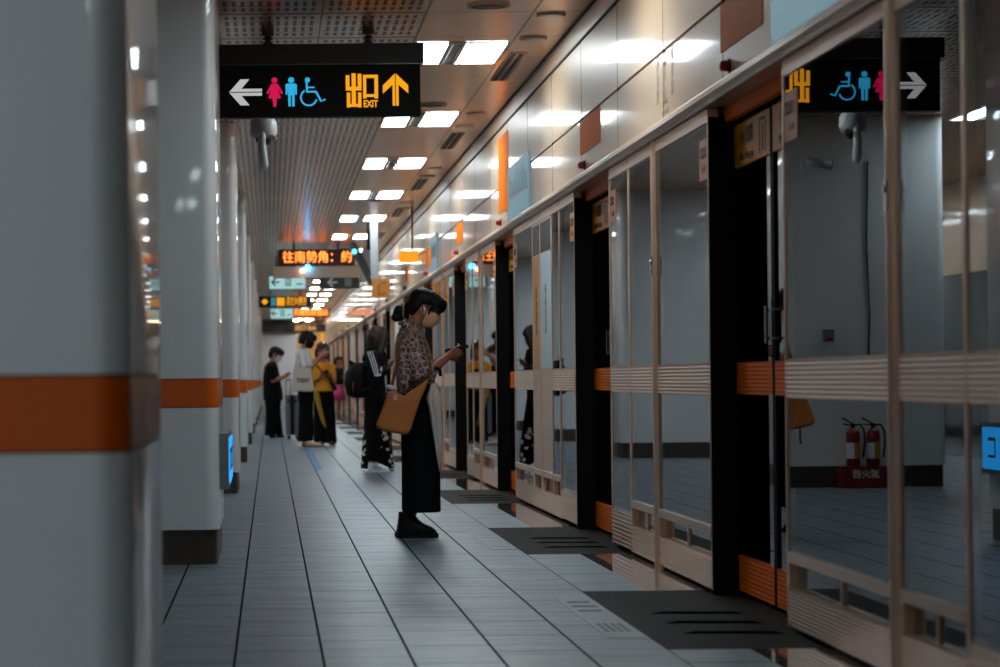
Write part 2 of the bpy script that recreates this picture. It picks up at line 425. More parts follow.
# sliding leaves, two in every opening
def leaf(i, which):
    a, b = NEAR[i]-.04, FAR[i]+.04; c = (a+b)/2; x = 2.145
    y0, y1 = (a, c-.006) if which == 0 else (c+.006, b)
    t = thing('sliding_door', '%s leaf of the %s orange-banded platform door from the camera' % (('near', 'far')[which], ORD[i-1]), 'door', (x, (y0+y1)/2, 0), 'sliding platform doors on the right')
    f = MB(); fr = .03
    f.box(x, x+.035, y0, y0+fr, .01, 2.2); f.box(x, x+.035, y1-fr, y1, .01, 2.2); f.box(x, x+.035, y0+fr, y1-fr, 2.17, 2.2)
    f.build('frame', M['black'], t)
    k = MB(); ribbed(k, y0+fr, y1-fr, .02, .18, x-.002, 8, .002); k.build('kick_plate', M['orange_rib'], t)
    k = MB(); ribbed(k, y0+fr, y1-fr, .918, 1.062, x-.002, 8, .002); k.build('rail', M['orange_rib'], t)
    g = MB(); g.box(x+.01, x+.016, y0+fr, y1-fr, .18, .918); g.build('pane', M['glass'], t)
    g = MB(); g.box(x+.01, x+.016, y0+fr, y1-fr, 1.062, 2.17); g.build('pane', M['glass'], t)
    if i < 9:
        m = MB(); m.box(x-.001, x+.009, y0+fr, y1-fr, 1.95, 2.145); s = m.build('sticker', M['sticker_yellow'], t)
        text('lettering', '小心間隙', .085, (x-.002, y1-.36, 2.075), M['ink'], s, MX_LEFT, .0005, width=.34)
        text('lettering', 'Mind the gap', .055, (x-.002, y1-.36, 1.99), M['ink'], s, MX_LEFT, .0005, width=.36)
        q = MB(); yc_ = y0+.20
        for dy in (-.07, .07): q.box(x-.003, x-.001, yc_+dy-.006, yc_+dy+.006, 1.97, 2.12)
        q.box(x-.003, x-.001, yc_-.07, yc_+.07, 2.11, 2.122); q.box(x-.003, x-.001, yc_-.012, yc_+.012, 1.98, 2.06); q.tube([(x-.003, yc_, 2.08), (x-.001, yc_, 2.08)], .016, 12)
        q.build('pictogram', M['ink'], s)
    h = MB(); h.tube([(x-.022, (y1-.06) if which == 0 else (y0+.06), .1+1.04), (x-.022, (y1-.06) if which == 0 else (y0+.06), 1.30)], .006, 8)
    for zz in (1.16, 1.28): h.tube([(x-.022, (y1-.06) if which == 0 else (y0+.06), zz), (x+.012, (y1-.06) if which == 0 else (y0+.06), zz)], .007, 6)
    h.build('handle', M['chrome'], t)
for i in range(1, len(FAR)): leaf(i, 0); leaf(i, 1)
for i in range(1, len(FAR)):
    # orange header board over the opening, red alarm lamp
    m = MB(); m.box(2.1, 2.13, NEAR[i], FAR[i], 2.165, 2.235)
    tag(m.build('door_header', M['orange_rib'], None), 'orange strip in the head of the %s door opening from the camera' % ORD[i-1], 'door header', 'door headers over the openings')
    y = (NEAR[i]+FAR[i])/2+.35
    m = MB(); m.tube([(2.03, y, 2.36), (1.995, y, 2.36)], [.026, .024], 14); m.ell((1.995, y, 2.36), (.012, .024, .024), 12, 8)
    t = thing('alarm_lamp', 'small red alarm lamp on the header above the %s door opening from the camera' % ORD[i-1], 'lamp', (2.03, y, 2.36), 'red alarm lamps along the header')
    m.build('lens', M['red'], t, True); m = MB(); m.tube([(2.03, y, 2.36), (2.022, y, 2.36)], .032, 14); m.build('base', M['darkmetal'], t)
# ------------------------------------------------------------------ columns
def rrect(x0, x1, y0, y1, r, z, n=6):
    pts = []
    for cx, cy, a0 in ((x1-r, y1-r, 0), (x0+r, y1-r, 90), (x0+r, y0+r, 180), (x1-r, y0+r, 270)):
        for j in range(n+1):
            a = math.radians(a0+90*j/n); pts.append((cx+r*math.cos(a), cy+r*math.sin(a), z))
    return pts
PX0, PX1, PLEN = -1.97, -.285, 1.65
def column(y, lab):
    t = thing('column', lab, 'column', ((PX0+PX1)/2, y+PLEN/2, 0), 'white columns with an orange band on the left')
    def sec(m, z0, z1, ins=0, r=.08): m.loft([rrect(PX0+ins, PX1-ins, y+ins, y+PLEN-ins, r, z0), rrect(PX0+ins, PX1-ins, y+ins, y+PLEN-ins, r, z1)])
    m = MB(); sec(m, 0, .19, .014); smooth_by_angle(m.build('base', M['granite'], t))
    m = MB(); sec(m, .19, .857); smooth_by_angle(m.build('lower_cladding', M['enamel'], t))
    m = MB(); sec(m, .862, 1.013); smooth_by_angle(m.build('band', M['orange_enamel'], t))
    m = MB(); sec(m, 1.018, CZ); smooth_by_angle(m.build('upper_cladding', M['enamel'], t))
    m = MB(); sec(m, .855, 1.02, .006); smooth_by_angle(m.build('joint', M['seam'], t))
    return t
CY = [5.64 + 9.55*i for i in range(11)]
for i, y in enumerate(CY):
    lab = ['large white column filling the left edge of the view, closest to the camera', 'white orange-banded column on a brown granite base, second from the camera', 'white column behind the blue lit board, third from the camera'][i] if i < 3 else 'thin sliver of white column on the left, %s from the camera' % ORD[i]
    column(y, lab)
# ------------------------------------------------------------------ ceiling lamps, diffusers, round speakers
def ceiling_light(x0, y, lab, mirror=False):
    t = thing('ceiling_light', lab, 'ceiling light', (x0, y, CZ), 'recessed ceiling lights')
    w = .64; h = .62
    def bx(m, a, b, c, d, z0, z1):
        if mirror: a, b = w-b, w-a
        m.box(x0+a, x0+b, y+c, y+d, z0, z1)
    f = MB()
    bx(f, 0, w, -h-.012, -h, CZ-.012, CZ-.002); bx(f, 0, w, h, h+.012, CZ-.012, CZ-.002)
    bx(f, 0, .012, -h, h, CZ-.012, CZ-.002); bx(f, w-.012, w, -h, h, CZ-.012, CZ-.002); f.build('frame', M['trimbeige'], t)
    for a, b in ((.012, .225), (.385, .628), (.35, .37)):
        d = MB(); bx(d, a, b, -h, h, CZ-.008, CZ-.003); d.build('diffuser', M['lamp'], t)
    l = MB(); bx(l, .225, .35, -h, h, CZ-.008, CZ-.003); bx(l, .37, .385, -h, h, CZ-.008, CZ-.003)
    for q in (.255, .315): bx(l, q, q+.008, -h, h, CZ-.02, CZ-.008)
    l.build('louvre', M['louvre'], t)
LY = [19.57+4.97*i for i in (-6, -5, -4)+tuple(range(-1, 18))]
for i, y in enumerate(LY):
    ceiling_light(1.02, y, 'twin ceiling light over the near platform, out of view above the black exit sign' if y < 18 else 'rectangular twin ceiling light above the platform, %s visible row from the camera' % ORD[i-4])
for i, y in enumerate([-5.3, -.3, 4.66, 9.6, 24.5]+[29.5+2.485*q for q in range(16)]):  # row beyond the columns, extra lamps added to brighten the column fronts
    ceiling_light(-2.75, y, 'ceiling light on the far side of the columns, row thickened to brighten them, %s from the camera' % ORD[i], True)
for i, y in enumerate([20.5, 26.78, 32.75, 38.3, 44.2, 50.1]):
    t = thing('air_slot', 'slotted air diffuser in the ceiling by the cove, %s from the camera' % ORD[i], 'air vent', (1.78, y, CZ), 'slotted air diffusers')
    m = MB(); m.box(1.715, 1.845, y-.9, y+.9, CZ-.006, CZ-.001); m.build('plate', M['trimbeige'], t)
    for xx in (1.735, 1.79):
        m = MB(); m.box(xx, xx+.028, y-.86, y+.86, CZ-.011, CZ-.0062); m.build('slot', M['seam'], t)
def disc(x, y, r, lab, nm, cat, grp):
    t = thing(nm, lab, cat, (x, y, CZ), grp)
    m = MB(); m.tube([(x, y, CZ), (x, y, CZ-.012)], [r, r*.96], 28); m.build('rim', M['trimbeige'], t)
    m = MB(); m.tube([(x, y, CZ-.0125), (x, y, CZ-.016)], [r*.8, r*.7], 28); m.build('grille', M['darkmetal'] if r > .12 else M['louvre'], t)
for i, y in enumerate([17.1, 23.25, 29.4, 35.5]): disc(1.37, y, .135, 'large round ceiling speaker, %s from the camera' % ORD[i], 'ceiling_speaker', 'speaker', 'round ceiling speakers')
k = 0
for y0 in (17.55, 24.0, 30.2, 36.0):
    for dy in (0, 1.2): disc(1.80, y0+dy, .095, 'small round downlight near the cove, %s from the camera' % ORD[k], 'downlight', 'downlight', 'small round downlights'); k += 1
# ------------------------------------------------------------------ hanging signs
M['sign_black'] = mat('black sign face', (.009, .007, .006), .55, spec=.2)
M['sign_case'] = mat('dark brown sign case', s2l((44, 34, 30)), .45)
M['lit_pink'] = emit('lit pink', s2l((235, 20, 90)), .75)
M['lit_cyan'] = emit('lit cyan', s2l((50, 185, 240)), .85)
M['lit_yellow'] = emit('lit yellow', s2l((250, 165, 20)), 1.0)
M['lit_white'] = emit('lit white', s2l((215, 215, 215)), .7)
M['lit_green_bg'] = emit('lit pale sign face', s2l((170, 215, 215)), .9)
M['green_ink'] = mat('green ink', s2l((0, 90, 60)), .5)
M['led'] = emit('orange led', (1.0, .22, .03), 4.0)
M['led_red'] = emit('dim red led field', (.5, .02, .005), .03)
M['led_blue'] = emit('blue lamp', (.03, .45, 1.0), 26.0)
M['led_orange_dot'] = emit('orange lamp', (1.0, .35, .1), 12.0)
M['blue_lit'] = emit('blue lit board', (.01, .32, .85), 1.3)
M['map_panel'] = emit('pale blue route map', s2l((140, 178, 192)), .5)
M['teal'] = emit('teal lit', s2l((30, 140, 160)), .8)
M['lit_yellow_bright'] = emit('bright yellow lit', (1.0, .36, .01), 1.0)

def stroke(m, pts, wd, fn, a, b):
    """flat stroked polyline of width wd"""
    n = len(pts)
    L = []; R = []
    for i, p in enumerate(pts):
        q0 = pts[max(0, i-1)]; q1 = pts[min(n-1, i+1)]
        dx, dy = q1[0]-q0[0], q1[1]-q0[1]; l = math.hypot(dx, dy) or 1
        nx, ny = -dy/l*wd/2, dx/l*wd/2
        if 0 < i < n-1:
            d0 = (p[0]-q0[0], p[1]-q0[1]); l0 = math.hypot(*d0) or 1
            c = (nx*2/wd)*(-d0[1]/l0)+(ny*2/wd)*(d0[0]/l0); c = max(.5, abs(c)); nx /= c; ny /= c
        L.append((p[0]+nx, p[1]+ny)); R.append((p[0]-nx, p[1]-ny))
    for i in range(n-1): m.prism([L[i], L[i+1], R[i+1], R[i]], fn, a, b)
def circ(cx, cy, r, n=20): return [(cx+r*math.cos(2*math.pi*i/n), cy+r*math.sin(2*math.pi*i/n)) for i in range(n)]
def arrow_polys():
    return [[(-57, 270), (3, 203), (50, 203), (8, 253), (116, 253), (116, 268.5), (-57, 268.5)],
            [(-57, 272), (3, 340), (50, 340), (8, 290), (116, 290), (116, 273.5), (-57, 273.5)]]
SD = 18.1; SK = SD/2778
t = thing('exit_sign', 'black hanging sign with white arrow, pink, blue and wheelchair pictograms and yellow EXIT', 'sign', (.34, SD, CZ))
def sf(zx, zy): return ((zx/5.263-27)*SK, 1+(341-.5-zy/5.263)*SK)
m = MB(); m.box(-.335, sf(950, 0)[0], SD, SD+.10, sf(0, 404)[1], sf(0, 126)[1]); body = m.build('sign_box', M['sign_black'], t)
m = MB(); m.box(-.36, sf(968, 0)[0], SD-.03, SD+.13, sf(0, 128)[1], sf(0, 22)[1]); m.build('top_case', M['sign_case'], t)
for zx in (150, 680):
    x = sf(zx, 0)[0]
    m = MB(); z0 = sf(0, 22)[1]; m.tube([(x, SD+.05, z0), (x, SD+.05, CZ-.02)], .022, 12); m.tube([(x, SD+.05, CZ-.045), (x, SD+.05, CZ)], .042, 14)
    m.tube([(x, SD+.05, z0), (x, SD+.05, z0+.02)], .035, 12); m.tube([(x, SD+.05, z0+.035), (x, SD+.05, z0+.05)], .034, 12)
    m.build('hanger', M['sign_case'], t)
def glyph(name, mt, polys=(), strokes=()):
    m = MB()
    fn = lambda u, v, w_: (sf(u, v)[0], w_, sf(u, v)[1])
    for p in polys: m.prism(p, fn, SD-.003, SD-.0005)
    for pts, wd in strokes: stroke(m, pts, wd, fn, SD-.003, SD-.0005)
    m.build(name, M[mt], body)
glyph('arrow', 'lit_white', arrow_polys())
wo = [(166, 228), (200, 228), (228, 278), (217, 283), (199, 254), (216, 305), (194, 305), (190, 350), (175, 350), (171, 305), (149, 305), (166, 254), (149, 283), (138, 278)]
glyph('woman_pictogram', 'lit_pink', [circ(182, 210, 16), wo])
ma = [(246, 228), (294, 228), (300, 234), (300, 286), (290, 287), (288, 250), (287, 348), (273, 348), (273, 290), (267, 290), (267, 348), (254, 348), (252, 250), (250, 287), (240, 286), (240, 234)]
glyph('man_pictogram', 'lit_cyan', [circ(270, 210, 16), ma])
arc = [(362+42*math.cos(a), 302+42*math.sin(a)) for a in [math.radians(q) for q in range(15, 241, 15)]]
glyph('wheelchair_pictogram', 'lit_cyan', [circ(356, 210, 14)], [([(351, 220), (353, 272), (400, 272), (427, 322), (449, 312)], 10), ([(352, 249), (393, 249)], 8), (arc, 9)])
R_ = lambda a, b, c, d: [(a, c), (b, c), (b, d), (a, d)]
glyph('exit_characters', 'lit_yellow', [R_(557, 577, 187, 268), R_(588, 610, 177, 340), R_(620, 640, 180, 268), R_(577, 588, 248, 268), R_(610, 620, 248, 268),
      R_(562, 580, 278, 357), R_(621, 639, 278, 357), R_(580, 621, 338, 354),
      R_(648, 665, 186, 311), R_(708, 727, 186, 311), R_(665, 708, 186, 203), R_(665, 708, 288, 303)])
text('exit_lettering', 'EXIT', .062, (sf(687, 0)[0], SD-.0015, sf(0, 340)[1]), M['lit_yellow'], body, MX_FRONT, .001, width=76*SK/5.263, bold=.002)
glyph('up_arrow', 'lit_yellow', [[(816.5, 180), (816.5, 350), (803, 350), (803, 240), (752, 286), (752, 243)], [(820.5, 180), (886, 243), (886, 286), (835, 240), (835, 350), (820.5, 350)]])
m = MB(); m.box(-.33, sf(945, 0)[0], SD-.012, SD-.001, sf(0, 131)[1], sf(0, 127)[1]); m.build('light_slit', M['louvre'], t)

# CCTV hanging below, seen end on behind the sign
cx, cy = (262-270+2.5)*(19.3/2778), 19.3; kk = cy/2778
cz = lambda py: 1+(381-py-.1)*kk
t = thing('hanging_camera', 'white dome camera on a rounded drop pole hanging behind the black exit sign', 'camera', (cx, cy, CZ))
m = MB(); m.tube([(cx, cy, CZ), (cx, cy, cz(120)), (cx, cy-.05, cz(150)), (cx+.01, cy-.06, cz(165)), (cx+.012, cy-.06, cz(170))], [.022, .028, .03, .034, .02], 14); m.build('pole', M['white'], t, True)
m = MB(); m.loft([[(cx+.01+r*math.cos(a), cy+.05+r*math.sin(a), z) for a in [2*math.pi*j/24 for j in range(24)]] for z, r in ((cz(113), .03), (cz(116), .07), (cz(122), .094), (cz(132), .098), (cz(137), .08))])
m.build('housing', M['white'], t, True)
m = MB(); m.ell((cx+.01, cy+.05, cz(138)), (.055, .055, .05), 20, 12); m.build('dome', M['darkmetal'], t, True)
m = MB(); m.tube([(cx+.05, cy, cz(136)), (cx+.095, cy-.05, cz(139))], [.02, .014], 10); m.build('lamp_head', M['trimbeige'], t, True)
# bullet camera and cable on the third column's front, seen mirrored in the near screen
Y3 = CY[2]
kx = Y3/2778; X3 = 4.04-(812-270+2.3)*kx; z3 = 1+(381-165-5.7)*kx
t = thing('wall_camera', 'pale bullet camera on the white column face, mirrored in the nearest glass', 'camera', (X3, Y3, z3))
m = MB(); m.box(X3-.02, X3+.11, Y3-.02, Y3, z3-.06, z3+.07); m.build('back_plate', M['white'], t)
m = MB(); m.tube([(X3+.04, Y3-.02, z3), (X3+.03, Y3-.09, z3)], .018, 10); m.build('bracket', M['white'], t)
m = MB(); m.tube([(X3+.08, Y3-.11, z3+.03), (X3-.13, Y3-.16, z3-.02)], [.036, .04], 16); m.build('barrel', mat('pale grey casing', s2l((170, 172, 174)), .4), t, True)
m = MB(); m.tube([(X3-.13, Y3-.16, z3-.02), (X3-.135, Y3-.161, z3-.021)], .034, 16); m.build('lens', M['rubber'], t)
xc = 4.04-(866-270+2)*kx
m = MB(); m.tube([(xc, Y3-.012, 2.9), (xc+.015, Y3-.012, 2.2), (xc-.005, Y3-.012, 1.5), (xc+.02, Y3-.012, .8)], .008, 6)
tag(m.build('cable', M['rubber'], None), 'thin black cable running down the white column above the extinguishers', 'cable')
m = MB(); xb = 4.04-(825-270+2)*kx; zb = 1+(381-337-5)*kx; m.box(xb-.05, xb+.05, Y3-.04, Y3, zb-.05, zb+.06)
tb = tag(m.build('call_box', M['grey_plastic'], None), 'small grey box with red button on the white column, mirrored in the nearest glass', 'box')
m = MB(); m.box(xb-.03, xb+.02, Y3-.046, Y3-.04, zb-.045, zb-.015); m.build('button', M['red'], tb)
# extinguishers on their red stand
def extinguisher(x, lab):
    y = Y3-.13; t = thing('fire_extinguisher', lab, 'fire extinguisher', (x, y, .19), 'fire extinguishers on the red stand')
    m = MB(); r = .062
    m.loft([[(x+q*math.cos(a), y+q*math.sin(a), z) for a in [2*math.pi*j/20 for j in range(20)]] for z, q in ((.19, r*.9), (.20, r), (.47, r), (.50, r*.85), (.52, r*.5), (.53, .02))]); m.build('cylinder', M.setdefault('ext_red', mat('extinguisher red', s2l((112, 10, 14)), .35)), t, True)
    m = MB(); m.loft([[(x+(r+.001)*math.cos(a), y+(r+.001)*math.sin(a), z) for a in [math.radians(180+8*j) for j in range(12)]]+[(x+(r-.004)*math.cos(a), y+(r-.004)*math.sin(a), z) for a in [math.radians(268-8*j) for j in range(12)]] for z in (.26, .40)]); m.build('label', M['ext_label'], t)
    m = MB(); m.loft([[(x+(r+.001)*math.cos(a), y+(r+.001)*math.sin(a), z) for a in [math.radians(270+8*j) for j in range(11)]]+[(x+(r-.004)*math.cos(a), y+(r-.004)*math.sin(a), z) for a in [math.radians(350-8*j) for j in range(11)]] for z in (.26, .40)]); m.build('label', M['white'], t)
    m = MB(); m.tube([(x, y, .53), (x, y, .57)], .02, 10); m.tube([(x, y, .565), (x+.10, y-.02, .62)], .008, 6); m.tube([(x, y, .555), (x+.09, y-.02, .565)], .007, 6); m.build('handle', M['rubber'], t)
    m = MB(); m.tube([(x-.02, y, .555), (x-.07, y, .56), (x-.10, y, .50), (x-.105, y, .40), (x-.085, y-.02, .27)], .009, 8); m.build('hose', M['rubber'], t, True)
    return t
M['ext_label'] = mat('yellow extinguisher label', s2l((176, 120, 16)), .5)  # plain yellow label colour
xe1 = 4.04-(848-270)*kx; xe2 = 4.04-(868-270)*kx
m = MB(); m.box(xe2-.14, xe1+.13, Y3-.24, Y3-.02, 0, .19)
st = tag(m.build('extinguisher_stand', mat('dark red stand', s2l((110, 16, 18)), .4), None), 'low dark red stand with white lettering under the two fire extinguishers', 'stand')
text('lettering', '滅火器', .085, ((xe1+xe2)/2, Y3-.241, .12), M['white'], st, MX_FRONT, .001, width=.24, bold=.001)
extinguisher(xe1, 'left of the two red fire extinguishers mirrored in the nearest glass')
extinguisher(xe2, 'right of the two red fire extinguishers mirrored in the nearest glass')
# blue lit board on the flank of the second column
bx0, by0, by1 = PX1, 15.45, 16.75
t = thing('information_board', 'glowing blue information board on the flank of the second white column', 'board', (bx0+.03, (by0+by1)/2, .42))
m = MB(); m.box(bx0, bx0+.05, by0, by1, .40, .71); m.build('case', M['grey_plastic'], t)
m = MB(); m.box(bx0+.05, bx0+.056, by0+.06, by1-.04, .43, .68); f = m.build('screen', M['blue_lit'], t)
m = MB()
for j in range(4):
    yy = by0+.15+j*.27
    m.box(bx0+.056, bx0+.058, yy, yy+.16, .60, .62); m.box(bx0+.056, bx0+.058, yy, yy+.16, .50, .515); m.box(bx0+.056, bx0+.058, yy, yy+.02, .50, .62)
m.build('printing', M['sign_case'], f)

# route maps and orange print on the fascia, grey lettering
for i in range(0, 6):
    ya = FAR[i]+ (NEAR[i+1]-FAR[i])*(.53 if i % 2 == 0 else .72)
    if i in (0, 2, 4):
        y0, y1 = {0: (9.25, 11.1), 2: (21.5, 23.35), 4: (33.3, 34.6)}[i]
        t = thing('route_map', 'pale blue route map panel on the header, %s from the camera' % ORD[i//2], 'map', (2.02, (y0+y1)/2, 2.33), 'route map panels on the header')
        m = MB(); m.box(2.016, 2.03, y0, y1, 2.325, 2.76); m.build('face', M['map_panel'], t)
        m = MB(); m.box(2.0145, 2.016, y0+.1, y1-.1, 2.49, 2.505)
        for j in range(14):
            yy = y0+.15+j*(y1-y0-.3)/13; m.tube([(2.0145, yy, 2.4975), (2.013, yy, 2.4975)], .014, 8)
        m.build('line', M['red'], t)
        m = MB()
        for j in range(14):
            yy = y0+.15+j*(y1-y0-.3)/13; m.box(2.0145, 2.016, yy-.01, yy+.01, 2.52, 2.53+random.uniform(.08, .17)); 
        m.box(2.0142, 2.016, y0+.14, y1-.14, 2.516, 2.522)
        m.build('printing', M['teal_ink'] if 'teal_ink' in M else M['green_ink'], t)
for i in range(1, 7):
    m = MB(); m.box(2.0265, 2.03, NEAR[i]+.45, FAR[i]-.35, 2.44, 3.1 if i == 3 else 2.655)
    tag(m.build('fascia_print', M['fascia_orange'], None), 'orange printed field on the header over the %s door opening from the camera' % ORD[i-1], 'print', 'orange printed fields on the header')
t = thing('header_notice', 'faint grey printed notice on the cream header left of the first red lamp', 'notice', (2.029, 14.1, 2.5))
for j, tx in enumerate(['月台門', '請小心', '候車線']):
    text('lettering', '\n'.join(tx), .085, (2.0285, 14.42-.26*j, 2.53), M['faint_ink'], t, MX_LEFT, .0005)
text('lettering', 'Platform\nscreen door', .05, (2.0285, 14.15, 2.38), M['faint_ink'], t, MX_LEFT, .0005)

# ------------------------------------------------------------------ far hanging signs
def hang_sign(name, lab, cat, px0, px1, py0, py1, D, face, case='sign_case', depth=.12, rods=True, grp=None):
    k = D/2778; x0, x1 = (px0-270+1.5)*k, (px1-270+1.5)*k; z1, z0 = 1+(381-py0)*k, 1+(381-py1)*k
    z1 = min(z1, CZ-.05)
    t = thing(name, lab, cat, ((x0+x1)/2, D, CZ), grp)
    m = MB(); m.box(x0-.02, x1+.02, D, D+depth, z0-.02, z1+.02); m.build('case', M[case], t)
    m = MB(); m.box(x0, x1, D-.008, D, z0, z1); f = m.build('face', M[face], t)
    if rods:
        m = MB()
        for x in (x0+.2*(x1-x0), x1-.2*(x1-x0)): m.tube([(x, D+depth/2, z1+.02), (x, D+depth/2, CZ)], .018, 8)
        m.build('hanger', M['sign_case'], t)
    return t, f, x0, x1, z0, z1
t, f, x0, x1, z0, z1 = hang_sign('led_display', 'orange LED message board showing Chinese destination text', 'display', 279, 353, 251, 265.5, 46.6, 'led_red')
text('lettering', '往南勢角：約', .21, ((x0+x1)/2+.02, 46.6-.012, (z0+z1)/2), M['led'], f, MX_FRONT, .002, width=(x1-x0)*.93, bold=0)
k = 46.6/2778
m = MB(); m.box(x0-.1, x1+.12, 46.62, 46.8, 1+(381-278)*k, z0-.02); m.build('lower_case', M['trimbeige'], t)
m = MB(); m.ell((.65, 46.55, 1+(381-268.2)*k), (.045, .045, .045), 12, 8)
tag(m.build('signal_lamp', M['led_blue'], None), 'bright blue signal lamp just under the LED message board', 'lamp')
m = MB(); m.ell((.555, 46.55, 1+(381-271.5)*k), (.035, .035, .03), 12, 8)
tag(m.build('signal_lamp', M['led_orange_dot'], None), 'small orange signal lamp left of the blue lamp under the message board', 'lamp')
def arrow_small(f, x, z, s, D, mt):
    m = MB(); fn = lambda u, v, w_: (x+u*s, w_, z+v*s)
    stroke(m, [(-.45, 0), (.5, 0)], .2, fn, D-.014, D-.009); stroke(m, [(0, .48), (-.48, 0), (0, -.48)], .2, fn, D-.014, D-.009); m.build('arrow', M[mt], f)
for (nm, lab, px0, px1, py0, py1, D) in (('evacuation_sign', 'pale green-white exit sign with arrow below the LED board', 269, 305, 276.5, 289, 52), ('evacuation_sign', 'smaller pale exit sign with arrow, farther down the platform', 270, 292, 309, 318.5, 80)):
    t, f, x0, x1, z0, z1 = hang_sign(nm, lab, 'sign', px0, px1, py0, py1, D, 'lit_green_bg', 'grey_plastic')
    h = z1-z0; arrow_small(f, x0+.17*(x1-x0), (z0+z1)/2+.01, h*.62, D, 'green_ink')
    m = MB(); xa = x0+.44*(x1-x0); u = h*.1
    m.box(xa, xa+u*.8, D-.013, D-.008, z0+h*.2, z1-h*.12); m.box(xa+u*3.6, xa+u*4.4, D-.013, D-.008, z0+h*.2, z1-h*.12)
    m.box(xa, xa+u*4.4, D-.013, D-.008, z1-h*.2, z1-h*.12); m.build('doorway', M['green_ink'], f); m = MB()
    m.tube([(xa+u*1.6, D-.011, z0+h*.2), (xa+u*2.2, D-.011, z0+h*.5), (xa+u*2.4, D-.011, z0+h*.78)], [u*.3, u*.5, u*.35], 6); m.tube([(xa+u*2.1, D-.011, z0+h*.5), (xa+u*3.2, D-.011, z0+h*.22)], u*.3, 6)
    m.build('running_figure', M['green_ink'], f); m = MB(); m.box(x0+.74*(x1-x0), x1-.08*(x1-x0), D-.011, D-.008, z0+h*.32, z0+h*.42); m.build('caption', M['green_ink'], f)
t, f, x0, x1, z0, z1 = hang_sign('direction_sign', 'dark hanging sign with a grey arrow right of the pale exit sign', 'sign', 320, 358, 277.5, 288.5, 52, 'sign_case')
arrow_small(f, x0+.32*(x1-x0), (z0+z1)/2, .17, 52, 'white')
m = MB(); m.box(x1-.36*(x1-x0), x1-.18*(x1-x0), 52-.013, 52-.008, z0+.03, z1-.03); m.build('symbol', M['grey_plastic'], f)
t, f, x0, x1, z0, z1 = hang_sign('transfer_sign', 'dark sign with yellow and teal fields below the pale exit sign', 'sign', 259, 310, 297, 306.5, 66, 'sign_black')
h = z1-z0; w_ = x1-x0
for a, b, mt in ((.22, .31, 'teal'), (.335, .49, 'lit_yellow'), ): 
    m = MB(); m.box(x0+a*w_, x0+b*w_, 66-.014, 66-.008, z0+.015, z1-.015); m.build('field', M[mt], f)
m = MB(); m.prism([(x0+.03*w_, z0+h/2), (x0+.10*w_, z0+h*.85), (x0+.17*w_, z0+h/2), (x0+.10*w_, z0+h*.15)], lambda u, v, q: (u, q, v), 66-.014, 66-.008); m.build('symbol', M['lit_yellow'], f)
text('lettering', '淡水信義線', .17, (x0+.72*w_, 66-.012, z0+h*.62), M['lit_yellow'], f, MX_FRONT, .002, width=.40*w_, bold=.004)
text('lettering', 'Red Line', .07, (x0+.72*w_, 66-.012, z0+h*.2), M['lit_yellow'], f, MX_FRONT, .002, width=.38*w_, bold=.002)
t, f, x0, x1, z0, z1 = hang_sign('led_display', 'distant orange LED board beside the smaller exit sign', 'display', 292.5, 328, 310, 317, 82, 'led_red')
text('lettering', '列車即將進站', .21, ((x0+x1)/2, 82-.012, (z0+z1)/2), M['led'], f, MX_FRONT, .002, width=(x1-x0)*.95, bold=.002)
t, f, x0, x1, z0, z1 = hang_sign('transfer_sign', 'faint yellow-lettered sign near the end of the platform', 'sign', 284, 325, 325, 332, 100, 'sign_black')
text('lettering', '出口 Exit', .2, ((x0+x1)/2, 100-.012, (z0+z1)/2), M['lit_yellow'], f, MX_FRONT, .002, bold=.004)
# telephone sign on a white drop pole
D = 40.; k = D/2778
t = thing('telephone_sign', 'square yellow telephone sign on a white drop pole', 'sign', ((375-270+1)*k, D, CZ))
zs = lambda p, x=381: 1+(381-p-1.1)*k
X = lambda p: (p-270+1)*k
m = MB(); m.box(X(371), X(378.5), D+.05, D+.13, zs(279), CZ); m.build('pole', M['grey_plastic'], t)
m = MB(); m.box(X(372), X(390), D, D+.06, zs(297), zs(278.5)); f = m.build('panel', emit('yellow sign face', s2l((225, 140, 20)), .45), t)
hp = [(X(386.3), D-.006, zs(281.3)), (X(380), D-.006, zs(283.2)), (X(378), D-.006, zs(287.5)), (X(379.5), D-.006, zs(291))]
m = MB(); m.tube(hp, [(.028, .01), (.018, .008), (.018, .008), (.028, .01)], 8); m.build('handset', M['ink'], f)
text('lettering', '電話', .05, (X(381.5), D-.003, zs(294)), M['ink'], f, MX_FRONT, .001, width=.13)
# hanging monitor, tilted, seen from the side
D = 43.; k = D/2778
t = thing('hanging_monitor', 'white hanging monitor with a sloping grey arm beside the message board', 'monitor', (X(368), D, CZ))
m = MB(); m.box(X(362), X(379), D, D+.25, zs(281), zs(250)); m.build('case', M['white'], t)
m = MB(); m.tube([(X(352), D-.03, zs(243)), (X(373), D-.03, zs(284))], [(.035, .06), (.035, .06)], 4); m.build('arm', M['grey_plastic'], t)
m = MB(); m.tube([(X(370), D+.12, zs(250)), (X(370), D+.12, CZ)], .04, 10); m.build('hanger', M['sign_case'], t)
m = MB(); m.ell((X(354.5), D-.08, zs(251.5)), (.04, .03, .04), 10, 8); m.build('indicator', emit('cyan indicator', (.1, .6, .9), 3), t)
# yellow sign standing out from the header
D = 37.4; k = D/2778
t = thing('projecting_sign', 'yellow lit box sign projecting from the header on a dark pole', 'sign', (1.9, D, CZ))
m = MB(); m.box(1.76, 2.02, D, D+.1, zs(262.5), zs(251)); m.build('box', M['lit_yellow_bright'], t)
m = MB(); m.box(1.925, 1.95, D+.02, D+.07, zs(251), CZ); m.build('pole', M['sign_case'], t)
